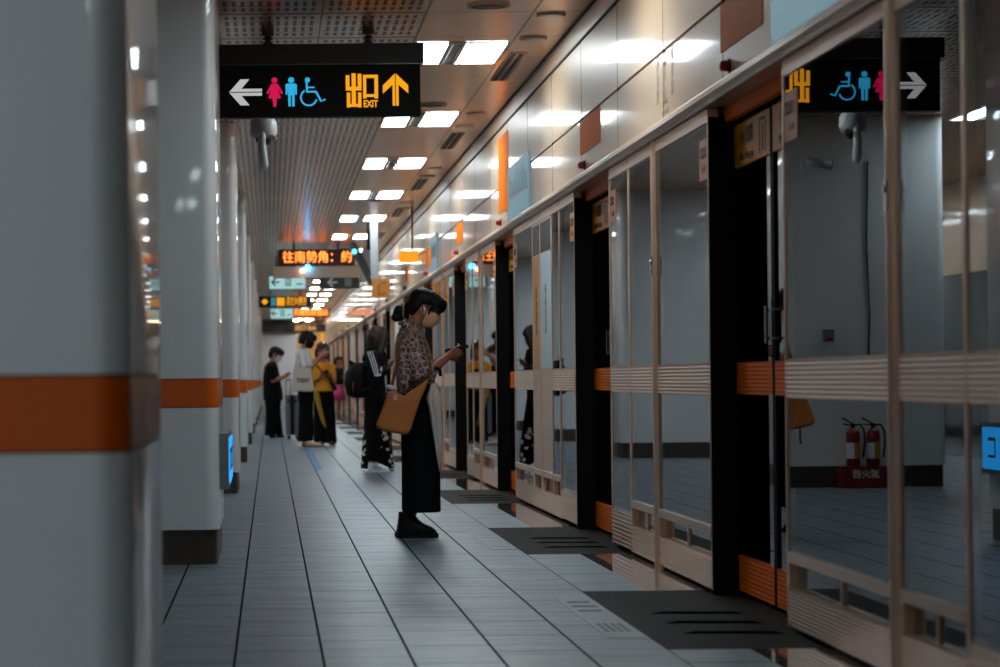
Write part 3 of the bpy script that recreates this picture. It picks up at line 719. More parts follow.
# poster-like yellow panel on the end wall, blue strip and stickers on the floor
D = YEND-6; k = D/2778
m = MB(); m.box(X(320), X(328.5), D-.03, D, zs(341), zs(330)); pz = tag(m.build('wall_poster', M['lit_yellow'], None), 'small yellow poster on the tan end wall', 'poster')
# near things lying on the platform floor
m = MB(); m.box(.50, .585, 31.2, 42.0, 0.0005, .003); tag(m.build('floor_strip', M['blue_tape'], None), 'long blue guide strip on the floor by the woman in white', 'floor strip')
for i in range(1, 6):
    y0, y1 = NEAR[i]-.25, FAR[i]-.15
    t = thing('queue_sticker', 'pale queue sticker on the floor before the %s door opening from the camera' % ORD[i-1], 'sticker', (1.36, (y0+y1)/2, 0), 'queue stickers on the floor')
    m = MB(); m.box(1.285, 1.435, y0, y1, .0005, .002); b_ = m.build('sheet', M['sticker_floor'], t)
    L = y1-y0; im = M['ink'] if i == 1 else M['grey_plastic']
    for j in range(4):
        m = MB(); m.box(1.31+.028*j, 1.325+.028*j, y0+.14*L, y0+.32*L, .002, .003); m.build('mark', im, b_)
    for a, c_ in ((.62, .66), (.74, .78), (.86, .90)):
        m = MB(); m.box(1.31, 1.41, y0+a*L, y0+c_*L, .002, .003); m.build('mark', im, b_)
for i in range(1, 6):
    for q, fy in enumerate((.22, .42, .62)):
        yy = NEAR[i]-.6+fy*2.3; m = MB(); m.prism([(1.60, yy), (1.98, yy-.05), (1.96, yy+.06), (1.66, yy+.10)], lambda u, v, w_: (u, v, w_), .0005, .002)
        tag(m.build('floor_mark', M['black_ink'], None), 'worn dark mark on the dark slab before the %s door opening, %s mark of three' % (ORD[i-1], ORD[q]), 'floor mark', 'worn dark marks on the door slabs')

for i, x in enumerate((.98, 1.38)):
    t = thing('spotlight', ('left', 'right')[i]+' warm round spotlight before the tan end wall', 'spotlight', (x, 100, CZ), 'warm spotlights at the platform end')
    m = MB(); m.tube([(x, 100, CZ), (x, 100, CZ-.10)], .12, 16); m.build('housing', M['white'], t)
    m = MB(); m.ell((x, 100, CZ-.11), (.10, .10, .05), 14, 8); m.build('bulb', M.setdefault('warm', emit('warm bulb', (1.0, .72, .42), 60)), t, True)
# ------------------------------------------------------------------ people
M['skin'] = noisy('skin', s2l((168, 106, 80)), s2l((152, 92, 70)), 30, .5)
M['hair'] = noisy('dark brown hair', s2l((36, 23, 19)), s2l((12, 8, 7)), 26, .6, stretch=(1, 1, .2), bump=.8, spec=.2)
M['cloth_black'] = noisy('black cloth', (.004, .004, .0045), (.006, .006, .006), 25, .9, bump=.3, spec=.08)
M['leather'] = mat('black leather', (.004, .0035, .0035), .5, spec=.15)
M['mustard'] = noisy('mustard canvas', s2l((190, 112, 48)), s2l((164, 92, 38)), 14, .8, bump=.5)
M['strap'] = mat('brown strap', s2l((120, 66, 34)), .7)
M['mask_beige'] = mat('beige face mask', s2l((222, 172, 132)), .8, spec=.1)
M['mask_white'] = mat('white face mask', s2l((210, 212, 216)), .8)
M['mask_pink'] = mat('pink face mask', s2l((214, 120, 150)), .8)
M['white_cloth'] = noisy('white cotton', s2l((206, 204, 206)), s2l((190, 188, 192)), 8, .85, bump=.4)
M['tote'] = noisy('cream canvas', s2l((190, 176, 164)), s2l((174, 160, 148)), 12, .85, bump=.4)
M['yellow_cloth'] = noisy('yellow knit', s2l((236, 158, 20)), s2l((216, 136, 12)), 10, .8, bump=.4)
M['navy'] = noisy('dark green-black tracksuit', s2l((18, 28, 32)), s2l((11, 18, 21)), 12, .7, bump=.4, spec=.15)
M['nylon'] = noisy('black nylon', (.007, .007, .006), (.014, .014, .012), 10, .7, bump=.5, spec=.08)
M['pink_cloth'] = mat('pink cloth', s2l((200, 60, 110)), .8)
M['umbrella_clear'] = noisy('milky umbrella film', s2l((236, 216, 204)), s2l((186, 166, 156)), 9, .3, stretch=(1, 1, .1), coat=.6)
M['umbrella_yellow'] = noisy('mustard umbrella cloth', s2l((190, 150, 20)), s2l((150, 116, 16)), 20, .6, stretch=(1, 1, .2))
M['shoe_white'] = mat('white shoe', s2l((244, 244, 246)), .5)
M['case_grey'] = noisy('grey suitcase shell', s2l((112, 112, 116)), s2l((96, 96, 100)), 5, .4)
def blouse_mat():
    m = mat('brown and cream blouse print', s2l((90, 66, 58)), .8, spec=.2); g = NT(m); o, x, y, z = g.pos(True)
    v = g.n('ShaderNodeTexVoronoi', feature='DISTANCE_TO_EDGE'); v.inputs['Scale'].default_value = 29; g.l(o, v.inputs['Vector'])
    v2 = g.n('ShaderNodeTexVoronoi', feature='F1'); v2.inputs['Scale'].default_value = 29; g.l(o, v2.inputs['Vector'])
    e = g.math('LESS_THAN', v.outputs['Distance'], .06)
    rg = g.math('MULTIPLY', g.math('GREATER_THAN', v2.outputs['Distance'], .30), g.math('LESS_THAN', v2.outputs['Distance'], .37))
    sp = g.math('GREATER_THAN', g.noise(o, 110, 2), .53)
    col = g.mix(g.math('MULTIPLY', sp, .5), s2l((92, 66, 58)), s2l((160, 140, 130)))
    col = g.mix(g.math('LESS_THAN', v2.outputs['Distance'], .30), col, s2l((66, 44, 40)))
    col = g.mix(rg, col, s2l((120, 98, 90))); col = g.mix(e, col, s2l((176, 158, 148)))
    g.base(col); g.bump(g.noise(o, 14, 3), .5, .01); return m
M['blouse'] = blouse_mat()
def patch_mat():
    m = mat('black trousers with white patches', (.005, .005, .005), .9, spec=.08); g = NT(m); o, x, y, z = g.pos(True)
    v = g.n('ShaderNodeTexVoronoi', feature='F1'); v.inputs['Scale'].default_value = 1.0; g.l(g.scalev(o, (11, 11, 15)), v.inputs['Vector'])
    n = g.noise(o, 40, 2)
    f = g.math('MULTIPLY', g.math('LESS_THAN', g.math('ADD', v.outputs['Distance'], g.math('MULTIPLY', n, .3)), .50), g.math('MULTIPLY', g.math('LESS_THAN', z, .50), g.math('GREATER_THAN', y, -.005)))
    g.base(g.mix(f, (.005, .005, .005), s2l((220, 214, 206)))); return m
M['patches'] = patch_mat()

def organic(name, mb, m, parent, voxel=.007, it=4, fac=.5):
    me = bpy.data.meshes.new(name); me.from_pydata([tuple(p) for p in mb.v], [], mb.f); recalc(me)
    o = bpy.data.objects.new(name, me); COL.objects.link(o)
    r = o.modifiers.new('r', 'REMESH'); r.mode = 'VOXEL'; r.voxel_size = voxel; r.use_smooth_shade = True
    if it: q = o.modifiers.new('s', 'SMOOTH'); q.factor = fac; q.iterations = it
    bpy.context.view_layer.update(); dg = bpy.context.evaluated_depsgraph_get()
    nm = bpy.data.meshes.new_from_object(o.evaluated_get(dg)); bpy.data.objects.remove(o)
    nm.name = name; nm.materials.clear(); nm.materials.append(m)
    for p in nm.polygons: p.use_smooth = True
    o = bpy.data.objects.new(name, nm); COL.objects.link(o)
    if parent: o.parent = parent
    return o
V = Vector
def fringe(h, F, lift=0.0, drop=.115):
    for q in range(9):
        yy = -.064+.016*q; e_ = 1-(yy/.09)**2*.5
        h.tube([F(.05*e_, yy*.8, .208), F(.103*e_, yy, .184), F(.116*e_, yy*1.05, .155), F(.112*e_, yy*1.1, drop+.008*math.sin(q*3))], [.018, .019, .015, .005], 7)
    for sd in (-1, 1): h.tube([F(.065, sd*.074, .165), F(.052, sd*.086, .135), F(.036, sd*.088, .10), F(.035, sd*.085, .06)], [.020, .017, .014, .006], 8)
class Fig:
    def __init__(s, x0, y0, k): s.x0, s.y0, s.k = x0, y0, k
    def __call__(s, px, py, d=0.0):
        h = (s.y0-py)*s.k
        return V(((px-s.x0)*s.k+.0105*h, d, h))
HEADR = [(0, .078, .03, .022), (.012, .090, .0, .042), (.035, .094, -.03, .054), (.058, .093, -.06, .062), (.085, .092, -.082, .068), (.108, .086, -.094, .072), (.125, .084, -.097, .073), (.145, .091, -.098, .074), (.170, .083, -.093, .071), (.192, .063, -.078, .058), (.207, .035, -.05, .036)]
def head_frame(c, tilt=0, yaw=0, s=1.0):
    R = Matrix.Rotation(math.radians(yaw), 3, 'Z') @ Matrix.Rotation(math.radians(tilt), 3, 'Y')
    return lambda x, y, z: c + R @ (V((x, y, z-.105))*s)
def head(mb, F, n=20):
    rings = []
    for z, f, b, w_ in HEADR:
        cx, rx = (f+b)/2, (f-b)/2
        rings.append([F(cx+rx*math.cos(a), w_*math.sin(a)*(1-.12*math.cos(a)), z) for a in [2*math.pi*j/n for j in range(n)]])
    mb.loft(rings)
    mb.tube([F(.086, 0, .128), F(.098, 0, .105), F(.108, 0, .084), F(.092, 0, .072)], [.008, .010, .014, .010], 8)     # nose
    mb.ell(F(.091, 0, .050), (.010, .022, .006), 10, 6); mb.ell(F(.090, 0, .040), (.010, .019, .006), 10, 6)          # lips
    for sd in (-1, 1):
        mb.ell(F(-.008, sd*.074, .105), (.018, .008, .031), 10, 8)                                                   # ears
        mb.tube([F(.080, sd*.012, .138), F(.084, sd*.034, .142), F(.070, sd*.056, .136)], .007, 6)                    # brow ridge
def face_bits(F, par):
    for sd in (-1, 1):
        m = MB(); m.ell(F(.079, sd*.032, .118), (.012, .014, .007), 12, 8); e = m.build('eye', M.setdefault('eye', mat('eye', (.22, .2, .19), .4)), par, True)
        m = MB(); m.ell(F(.0885, sd*.032, .118), (.004, .006, .006), 10, 6); m.build('iris', M['rubber'], e, True)
    m = MB()
    for sd in (-1, 1): m.tube([F(.094, sd*.014, .136), F(.092, sd*.034, .141), F(.076, sd*.055, .136)], [.002, .003, .002], 6)
    m.build('eyebrows', M['hair'], par)
def mask(F, mt, par):
    m = MB(); rings = []
    for z, f, w_ in ((-.006, .082, .040), (.012, .100, .052), (.040, .110, .060), (.066, .116, .064), (.088, .112, .062), (.100, .100, .052)):
        out = [F(.010+(f-.010)*math.cos(a), w_*1.16*math.sin(a), z) for a in [math.radians(-82+164*j/14) for j in range(15)]]
        inn = [F(.008+(f-.016)*math.cos(a), w_*1.08*math.sin(a), z) for a in [math.radians(82-164*j/14) for j in range(15)]]
        rings.append(out+inn)
    m.loft(rings)
    for sd in (-1, 1):
        m.tube([F(.02, sd*.070, .085), F(-.005, sd*.082, .110), F(-.022, sd*.080, .118)], .0025, 5); m.tube([F(.02, sd*.064, .012), F(-.010, sd*.080, .075), F(-.022, sd*.080, .100)], .0025, 5)
    m.build('face_mask', M[mt], par, True)
def hand(mb, wrist, tip, nrm, side, curl=35, sc=1.0, r=.0078):
    """palm and five fingers; nrm points out of the back of the hand, side = +1/-1 puts the thumb"""
    d = (tip-wrist).normalized(); nrm = (nrm-d*nrm.dot(d)).normalized(); u = d.cross(nrm).normalized()*side
    P = lambda a, b, c: wrist + (d*a + u*b + nrm*c)*sc
    mb.loft([[P(a, hw*math.cos(t), th*math.sin(t)) for t in [2*math.pi*j/12 for j in range(12)]] for a, hw, th in ((-.015, .024, .019), (.01, .029, .016), (.045, .038, .014), (.078, .040, .012), (.088, .034, .010))])
    for i, (off, ln, ex) in enumerate(((.030, .070, -4), (.010, .078, 0), (-.010, .073, 6), (-.028, .058, 14))):
        p = P(.078, off, 0); a = math.radians(8+ex*.4); pts = [P(.055, off, 0), p]
        for q, fr in enumerate((.45, .31, .24)):
            a += math.radians(curl*(.7, 1.0, .7)[q]); p = p + (d*math.cos(a)-nrm*math.sin(a))*ln*fr*sc + u*(.0015 if off > 0 else -.002)*sc; pts.append(p)
        mb.tube(pts, [r*sc*v for v in (1.1, 1.1, 1.0, .92, .75)], 8)
    mb.tube([P(.015, .022, -.004), P(.040, .048, -.012), P(.065, .054, -.026), P(.085, .046, -.034)], [.013*sc, .011*sc, .0095*sc, .0075*sc], 8)
def limb(mb, pts, rs, n=12): mb.tube(pts, rs, n)
def ring(c, ax, ay, n=28, wob=0, ph=0, fr=5, tilt=None):
    out = []
    for j in range(n):
        a = 2*math.pi*j/n; q = 1+wob*math.sin(fr*a+ph)
        out.append(V((c[0]+ax*q*math.cos(a), c[1]+ay*q*math.sin(a), c[2]+(tilt(a) if tilt else 0))))
    return out
def phone(pos, rx, ry, rz, par=None, lab=None):
    R = (Matrix.Rotation(rz, 3, 'Z') @ Matrix.Rotation(ry, 3, 'Y') @ Matrix.Rotation(rx, 3, 'X'))
    t = thing('mobile_phone', lab, 'phone', tuple(pos))
    m = MB(); pl = rrect(-.036, .036, -.075, .075, .009, 0, 4)
    m.loft([[V(pos)+R @ V((x, y, z)) for x, y, _ in pl] for z in (-.004, .004)]); m.build('body', M['rubber'], t)
    m = MB(); m.loft([[V(pos)+R @ V((x*.94, y*.95, z)) for x, y, _ in pl] for z in (.0041, .0047)]); m.build('screen', M.setdefault('phone_screen', mat('phone screen', (.02, .02, .025), .4)), t)
    return t
def place(t, D, px, py):
    """put a figure built about the origin onto the platform"""
    k = D/2778; t.location = ((px-270-.0105*(py-381))*k, D, 0)

# ---------------- main woman in the patterned blouse
D1 = 17.63; K1 = D1/2778; f = Fig(417, 537.5, K1)
w1 = thing('person', 'woman in brown patterned blouse, wide black trousers and beige mask looking at her phone', 'person', (0, 0, 0))
HC = f(424.8, 308.6, .0); F = head_frame(HC, 22, -4, .97)
b = MB(); head(b, F)
neck0 = f(411.5, 332); b.tube([f(411, 338), f(413.5, 326), f(421, 312)], [.062, .050, .050], 14)
sh = {-1: f(411, 342, -.155), 1: f(413, 342, .155)}
el = {-1: f(423.5, 376, -.215), 1: f(427, 374, .20)}
wr = {-1: f(447.5, 356.5, -.075), 1: f(444, 358.5, .055)}
b.loft([ring(f(411, 334), .05, .06), ring(f(411, 341), .075, .155), ring(f(412, 354), .095, .165), ring(f(414, 372), .085, .14), ring(f(417, 388), .095, .15), ring(f(418, 405), .10, .165), ring(f(418, 415), .08, .14)])
for s_ in (-1, 1):
    limb(b, [sh[s_], (sh[s_]+el[s_])/2, el[s_], el[s_]*.45+wr[s_]*.55, wr[s_]], [.048, .043, .038, .034, .024])
    limb(b, [f(417, 408, s_*.085), f(418, 455, s_*.085), f(412, 500, s_*.085), f(409, 522, s_*.085)], [.080, .055, .045, .034])
    limb(b, [f(407, 530, s_*.085), f(416, 533, s_*.085), f(428, 534, s_*.085)], [.03, .03, .022])
hand(b, wr[-1], f(462, 350.5, -.035), V((-.1, -.8, -.25)), 1, 30); hand(b, wr[1], f(457, 358, -.01), V((.1, .35, -1)), -1, 22)
organic('body', b, M['skin'], w1, .0052, 3, .4)
face_bits(F, w1); mask(F, 'mask_beige', w1)
m = MB()
for sd in (-1, 1):
    m.tube([F(.100, sd*.034+.024*math.cos(a), .116+.019*math.sin(a)) for a in [2*math.pi*j/16 for j in range(17)]], .0022, 6, cap=False)
    m.tube([F(.100, sd*.058, .122), F(.06, sd*.075, .122), F(-.01, sd*.079, .118)], .0022, 6)
m.tube([F(.100, -.010, .118), F(.104, 0, .120), F(.100, .010, .118)], .0022, 6); m.build('eyeglasses', M['rubber'], w1)
# hair: full cap, nape swept back to a low bun, thick fringe
h = MB()
rings = []
for z, f_, bk, w_ in ((.03, -.045, -.092, .050), (.055, -.030, -.112, .070), (.08, -.020, -.120, .080), (.105, -.008, -.124, .086), (.125, .030, -.126, .088), (.14, .085, -.126, .089), (.158, .100, -.125, .090), (.18, .100, -.119, .087), (.203, .084, -.10, .074), (.221, .052, -.068, .050), (.229, .02, -.03, .022)):
    cx, rx = (f_+bk)/2, (f_-bk)/2; rings.append([F(cx+rx*math.cos(a), w_*math.sin(a)*(1+.02*math.sin(9*a)), z) for a in [2*math.pi*j/28 for j in range(28)]])
h.loft(rings)
for q in range(9):
    yy = -.064+.016*q; e_ = 1-(yy/.09)**2*.5
    h.tube([F(.05*e_, yy*.8, .205), F(.103*e_+.002, yy, .182), F(.116*e_+.002, yy*1.05, .155), F(.118*e_, yy*1.1+.003*math.sin(q*2), .132+.008*math.sin(q*3)), F(.112*e_, yy*1.1, .116+.010*math.sin(q*2.3))], [.018, .019, .016, .011, .004], 8)
for sd in (-1, 1):
    h.tube([F(.065, sd*.074, .165), F(.052, sd*.084, .135), F(.036, sd*.083, .10), F(.040, sd*.080, .065)], [.020, .015, .009, .003], 8)
    h.tube([F(-.03, sd*.080, .135), F(-.055, sd*.078, .095), F(-.085, sd*.055, .055)], [.018, .020, .015], 8)
h.tube([F(-.08, 0, .11), F(-.10, 0, .075), bc_ if False else F(-.125, 0, .052)], [(.07, .04), (.055, .036), (.035, .03)], 14)
organic('hair', h, M['hair'], w1, .0045, 1)
bn = MB(); bc = f(400.5, 313.5, 0)
bn.ell(bc, (.050, .055, .050), 18, 12); bn.ell(bc+V((-.026, -.015, -.026)), (.036, .040, .030), 14, 10); bn.ell(bc+V((-.01, -.03, .02)), (.032, .03, .032), 14, 10); bn.ell(bc+V((.022, 0, .020)), (.036, .040, .03), 14, 10)
bn.tube([bc+V((.02, 0, .01)), F(-.10, 0, .095)], [.032, .032], 12); bn.tube([bc+V((-.03, .01, -.01)), bc+V((-.055, 0, -.035))], [.02, .006], 8)
bun = organic('bun', bn, M['hair'], w1, .006, 2)
m = MB(); m.tube([bc+V((.026+.012*math.cos(a), .056*math.cos(a), .010+.052*math.sin(a))) for a in [2*math.pi*j/20 for j in range(21)]], .0055, 6, cap=False); m.build('hair_tie', mat('mauve hair tie', s2l((150, 110, 100)), .6), bun, True)
m = MB(); m.ell(F(.002, -.080, .100), (.009, .007, .010), 10, 8); m.tube([F(.004, -.084, .098), F(.010, -.085, .062)], .0035, 6); m.build('earphone', M['shoe_white'], w1, True)
# blouse
c = MB()
c.loft([ring(f(411.5, 324, 0), .052, .062), ring(f(410.5, 330), .070, .100), ring(f(411, 336), .090, .170), ring(f(412, 346), .108, .192), ring(f(413.5, 358), .118, .190), ring(f(415, 370), .122, .185, wob=.02, fr=7), ring(f(416.5, 381), .126, .190, wob=.025, fr=7, tilt=lambda a: .05*math.cos(a)), ring(f(417, 388), .125, .190, wob=.03, fr=7, tilt=lambda a: .065*math.cos(a))])
for s_ in (-1, 1):
    a_, e_ = sh[s_], el[s_]; w_ = wr[s_]
    c.tube([a_+V((0, -s_*.05, .02)), a_+V((0, s_*.005, 0)), a_*.5+e_*.5+V((-.012, s_*.01, 0)), e_+V((-.025, 0, .005)), e_*.80+w_*.20+V((-.01, 0, -.03))], [.060, .068, (.075, .082), (.078, .092), (.060, .082)], 20)
c.tube([f(404, 345, -.19), f(401.5, 365, -.205), f(403, 385, -.2), f(405, 391, -.19)], [(.03, .04), (.045, .03), (.045, .03), (.03, .02)], 14)
bl = organic('blouse', c, M['blouse'], w1, .007, 5)
m = MB(); m.loft([ring(f(412, 321.5), .050, .058, tilt=lambda a: -.02*math.cos(a)), ring(f(411.5, 326), .064, .074, tilt=lambda a: -.035*math.cos(a)), ring(f(411, 331), .085, .10, tilt=lambda a: -.05*math.cos(a))], cap=False)
co = m.build('collar', M['blouse'], bl, True); q = co.modifiers.new('s', 'SOLIDIFY'); q.thickness = .006
# wide trousers: two legs melted at the hip
c = MB()
c.loft([ring(f(417.5, 378), .085, .14), ring(f(418.5, 392), .115, .175), ring(f(420, 405), .125, .185), ring(f(420.5, 420), .123, .185)])
for s_ in (-1, 1):
    c.loft([ring(f(419.5+s_*.3, 398, s_*.085), .112, .09), ring(f(420, 425, s_*.09), .120, .10, wob=.02, ph=s_), ring(f(420.8, 460, s_*.092), .120, .100, wob=.03, ph=s_), ring(f(421.2, 495, s_*.092), .121, .100, wob=.035, ph=s_), ring(f(421.3, 512, s_*.092), .122, .100, wob=.04, ph=s_)])
organic('trousers', c, M['cloth_black'], w1, .007, 3)
for s_ in (-1, 1):
    c = MB(); yy = s_*.09
    def bring(py, xa, xb, hw, zo=0):
        ca, cb = f(xa, py, yy), f(xb, py, yy); cc = (ca+cb)/2; hx = (cb-ca).length/2
        return [V((cc.x+hx*abs(math.cos(a))**.8*(1 if math.cos(a) >= 0 else -1), yy+hw*abs(math.sin(a))**.8*(1 if math.sin(a) >= 0 else -1)*(1-.15*math.cos(a)), cc.z)) for a in [2*math.pi*j/24 for j in range(24)]]
    c.loft([bring(512.5, 399.2, 414, .040), bring(517, 399, 415.5, .040), bring(520.5, 398.6, 417.5, .041), bring(523.5, 398.2, 422, .042), bring(526, 397.8, 428, .044), bring(528.5, 397.4, 433.5, .046), bring(531, 397, 436, .046), bring(535, 396.6, 437, .045)])
    bt = organic('boot', c, M['leather'], w1, .006, 2)
    c = MB(); c.loft([[V((f.k*(x-f.x0), yy+y_, z)) for x, y_ in [(395.2, 0), (396.3, -.033), (401, -.043), (412, -.038), (425, -.048), (434, -.036), (437.8, 0), (434, .040), (425, .046), (412, .036), (401, .040), (396.3, .033)]] for z in (0.0, .028)])
    c.build('sole', M['rubber'], bt)
    c = MB()
    for q in range(5): c.tube([f(413.5+q*2.4, 519.5+q*2.4, yy-.036), f(416.2+q*2.8, 517.6+q*2.5, yy), f(413.5+q*2.4, 519.5+q*2.4, yy+.036)], .004, 6)
    c.build('laces', M['rubber'], bt)
place(w1, D1, 417, 537.5)
def dup_place(t): place(t, D1, 417, 537.5)
# bag, strap
t = thing('shoulder_bag', 'mustard canvas shoulder bag with brown strap on the woman in patterned blouse', 'bag', (0, 0, 0))
bg = MB(); yb = -.315
pl = [(386.5, 391), (392, 391.5), (397, 394), (402, 395.5), (410, 390), (419, 384), (426, 378.5), (423.5, 388), (418, 400), (413, 415), (408.5, 430), (406.5, 433), (403, 434.3), (392, 432.6), (380, 429.8), (375.5, 428), (374, 424.5), (376, 419), (381, 406)]
cxm = sum(p[0] for p in pl)/len(pl); cym = sum(p[1] for p in pl)/len(pl)
def brow(sc, y): return [f(cxm+(a-cxm)*sc, cym+(b_-cym)*sc, y) for a, b_ in pl]
bg.loft([brow(.90, yb-.045), brow(.97, yb-.035), brow(1.0, yb-.01), brow(1.0, yb+.02), brow(.93, yb+.045)])
bb = organic('pouch', bg, M['mustard'], t, .007, 3)
m = MB(); m.prism([(391, 394.5), (395, 395.5), (394.5, 400.2), (390.6, 399.4)], lambda u, v, w_: f(u, v, w_), yb-.052, yb-.042); m.build('label_patch', M['tote'], bb)
m = MB(); m.tube([f(388, 391, yb), f(390.5, 383, yb+.02), f(394.5, 366, yb+.05), f(397.5, 352, yb+.09), f(401, 340, yb+.14), f(408, 333.5, yb+.20), f(416, 338, yb+.16), f(423, 352, yb+.10), f(428, 368, yb+.05), f(425.5, 379.5, yb)], [(.005, .017)]*10, 8); m.build('strap', M['strap'], t, True)
m = MB(); m.tube([f(389, 432, yb), f(389, 440, yb), f(388.6, 447, yb)], [(.016, .005)]*3, 6); m.build('strap_end', M['strap'], t)
m = MB(); m.ell(f(389.5, 388, yb-.01), (.035, .03, .018), 14, 8, Matrix.Rotation(.35, 3, 'Y')); m.ell(f(386.5, 386.3, yb-.01), (.02, .02, .01), 10, 8); m.build('cloth', M['white_cloth'], t, True)
m = MB(); m.tube([f(397.5, 433, yb), f(398, 442, yb)], [(.010, .002)]*2, 6); m.build('ribbon', M['white_cloth'], t)
dup_place(t)
# folded umbrella at the front hip
t = thing('folded_umbrella', 'milky folded umbrella hanging in front of the black trousers', 'umbrella', (0, 0, 0))
uy = -.225
def star(c_, r, n=32, k_=7): return [c_+V((r*(1+.16*math.sin(k_*a))*math.cos(a), r*(1+.16*math.sin(k_*a))*math.sin(a), 0)) for a in [2*math.pi*j/n for j in range(n)]]
m = MB(); m.loft([star(f(432.5, 384, uy), .020), star(f(432, 391, uy), .030), star(f(432.2, 398.5, uy), .045), star(f(433.5, 412, uy), .036), star(f(435.5, 432, uy), .028), star(f(437.2, 452, uy), .020), star(f(438.4, 471, uy), .008)])
m.build('canopy', M['umbrella_clear'], t, True)
m = MB(); m.tube([f(432, 384, uy), f(431.5, 376, uy)], .008, 8); m.tube([f(438.4, 471, uy), f(438.8, 476, uy)], .004, 6); m.build('shaft', M['chrome'], t)
m = MB(); m.tube([f(431.5, 377, uy), f(431, 371.5, uy), f(434, 368, uy+.02), f(438, 371, uy+.02), f(438.5, 377, uy+.02)], .011, 8); m.build('handle', M['rubber'], t, True)
m = MB(); m.tube([f(434, 387, uy-.03), f(439.5, 386, uy-.02), f(439.7, 395, uy-.02), f(437, 399, uy-.03)], [(.008, .003)]*4, 6); m.build('wrist_loop', M['white_cloth'], t)
dup_place(t)
pw = f(456.5, 349.6, -.03)
t = phone((0, 0, 0), 0, .2, math.pi/2*1.0, lab='dark mobile phone held flat by the woman in the patterned blouse')
R0 = Matrix.Rotation(math.radians(-12), 4, 'Y')
for ch in t.children:
    ch.data.transform(Matrix.Rotation(math.radians(-11), 4, 'Y'))
t.location = (w1.location.x+pw.x, D1+pw.y, pw.z)

# ---------------- second woman: tracksuit top, backpack, patched trousers
D2 = 30.2; K2 = D2/2778; f = Fig(377, 473, K2)
w2 = thing('person', 'long-haired woman in dark track top with white sleeve stripes and white-patched black trousers', 'person', (0, 0, 0))
F = head_frame(f(378.5, 338.5), 16, 22, .95)
b = MB(); head(b, F); b.tube([f(373, 354), f(374.5, 348), f(377, 341)], [.06, .05, .05], 12)
sh = {-1: f(371, 357, -.16), 1: f(374, 357, .15)}; el = {-1: f(376, 378, -.21), 1: f(380, 377, .17)}; wr = {-1: f(385, 368, -.10), 1: f(386, 368.5, .03)}
b.loft([ring(f(373, 352), .05, .06), ring(f(373, 357), .08, .16), ring(f(373, 370), .10, .16), ring(f(374, 385), .09, .145), ring(f(375, 400), .11, .17), ring(f(375, 408), .09, .14)])
for s_ in (-1, 1):
    limb(b, [sh[s_], (sh[s_]+el[s_])/2, el[s_], el[s_]*.45+wr[s_]*.55, wr[s_]], [.050, .046, .040, .035, .026])
    limb(b, [f(375, 403, s_*.085), f(375, 435, s_*.09), f(373, 464, s_*.10)], [.085, .058, .036]); limb(b, [f(371, 469, s_*.1), f(380, 470, s_*.1)], [.03, .025])
hand(b, wr[-1], f(391, 364.5, -.04), V((0, -.8, -.4)), 1, 32); hand(b, wr[1], f(390.5, 366, 0), V((0, .6, -.7)), -1, 30)
organic('body', b, M['skin'], w2, .007, 3, .4); face_bits(F, w2); mask(F, 'mask_white', w2)
h = MB(); rings = []
for z, f_, bk, w_ in ((.09, .01, -.118, .086), (.12, .04, -.122, .092), (.15, .098, -.124, .094), (.178, .104, -.118, .090), (.205, .086, -.10, .076), (.228, .05, -.065, .048), (.236, .02, -.03, .02)):
    cx, rx = (f_+bk)/2, (f_-bk)/2; rings.append([F(cx+rx*math.cos(a), w_*math.sin(a), z) for a in [2*math.pi*j/24 for j in range(24)]])
h.loft(rings)
h.tube([F(-.03, 0, .16), F(-.05, 0, .10), f(373, 348, 0), f(373.5, 357, -.03), f(374.5, 363, -.05)], [(.095, .085), (.10, .085), (.095, .07), (.07, .05), (.03, .02)], 18)
h.tube([F(.03, -.078, .17), F(.035, -.092, .10), F(.03, -.098, .03), f(380, 355, -.13), f(381.5, 364, -.135), f(381, 369, -.13)], [(.035, .03), (.045, .035), (.05, .04), (.045, .03), (.03, .02), (.008, .006)], 12)
h.tube([F(.03, .078, .17), F(.03, .092, .10), F(.02, .09, .02), f(380, 357, .11)], [(.035, .03), (.045, .03), (.05, .03), (.02, .012)], 12)
for q in range(6): h.tube([F(.02*q-.05, -.085, .15), F(.02*q-.06, -.104, .06), f(374+q*1.1, 352, -.11), f(374.5+q*1.2, 362+q*.8, -.145)], [.02, .02, .016, .004], 7)
h.ell(F(.085, 0, .155), (.03, .06, .03), 14, 10)
M['hair_brown'] = noisy('long brown hair', s2l((58, 34, 28)), s2l((26, 15, 12)), 26, .6, stretch=(1, 1, .15), bump=.8, spec=.25)
organic('hair', h, M['hair_brown'], w2, .006, 1)
c = MB()
c.loft([ring(f(373.5, 351), .06, .07), ring(f(373, 356), .10, .18), ring(f(373, 370), .125, .185), ring(f(374, 386), .125, .185), ring(f(375, 399), .125, .185, wob=.02)])
for s_ in (-1, 1): c.tube([sh[s_]+V((0, -s_*.05, .01)), sh[s_], (sh[s_]+el[s_])/2, el[s_], el[s_]*.5+wr[s_]*.5, el[s_]*.12+wr[s_]*.88], [.06, .072, .068, .066, .056, .042], 16)
tk = organic('track_top', c, M['navy'], w2, .008, 4)
for q in range(3):
    o_ = V(((q-1)*.024, 0, 0)); m = MB()
    y_ = -.072
    pts = [sh[-1]+o_+V((-.02, -.052, .045)), sh[-1]+o_+V((0, -.071, -.02)), (sh[-1]+el[-1])/2+o_+V((0, -.068, 0)), el[-1]+o_*.8+V((0, -.064, .01))]
    m.tube(pts, [(.0085, .006)]*4, 6)
    m.tube([el[-1]+o_*.8+V((.01, -.064, .01)), el[-1]*.45+wr[-1]*.55+V((0, -.05, .02+(1-q)*.02))], [(.0085, .006)]*2, 6)
    m.build('sleeve_stripe', M['white_cloth'], tk)
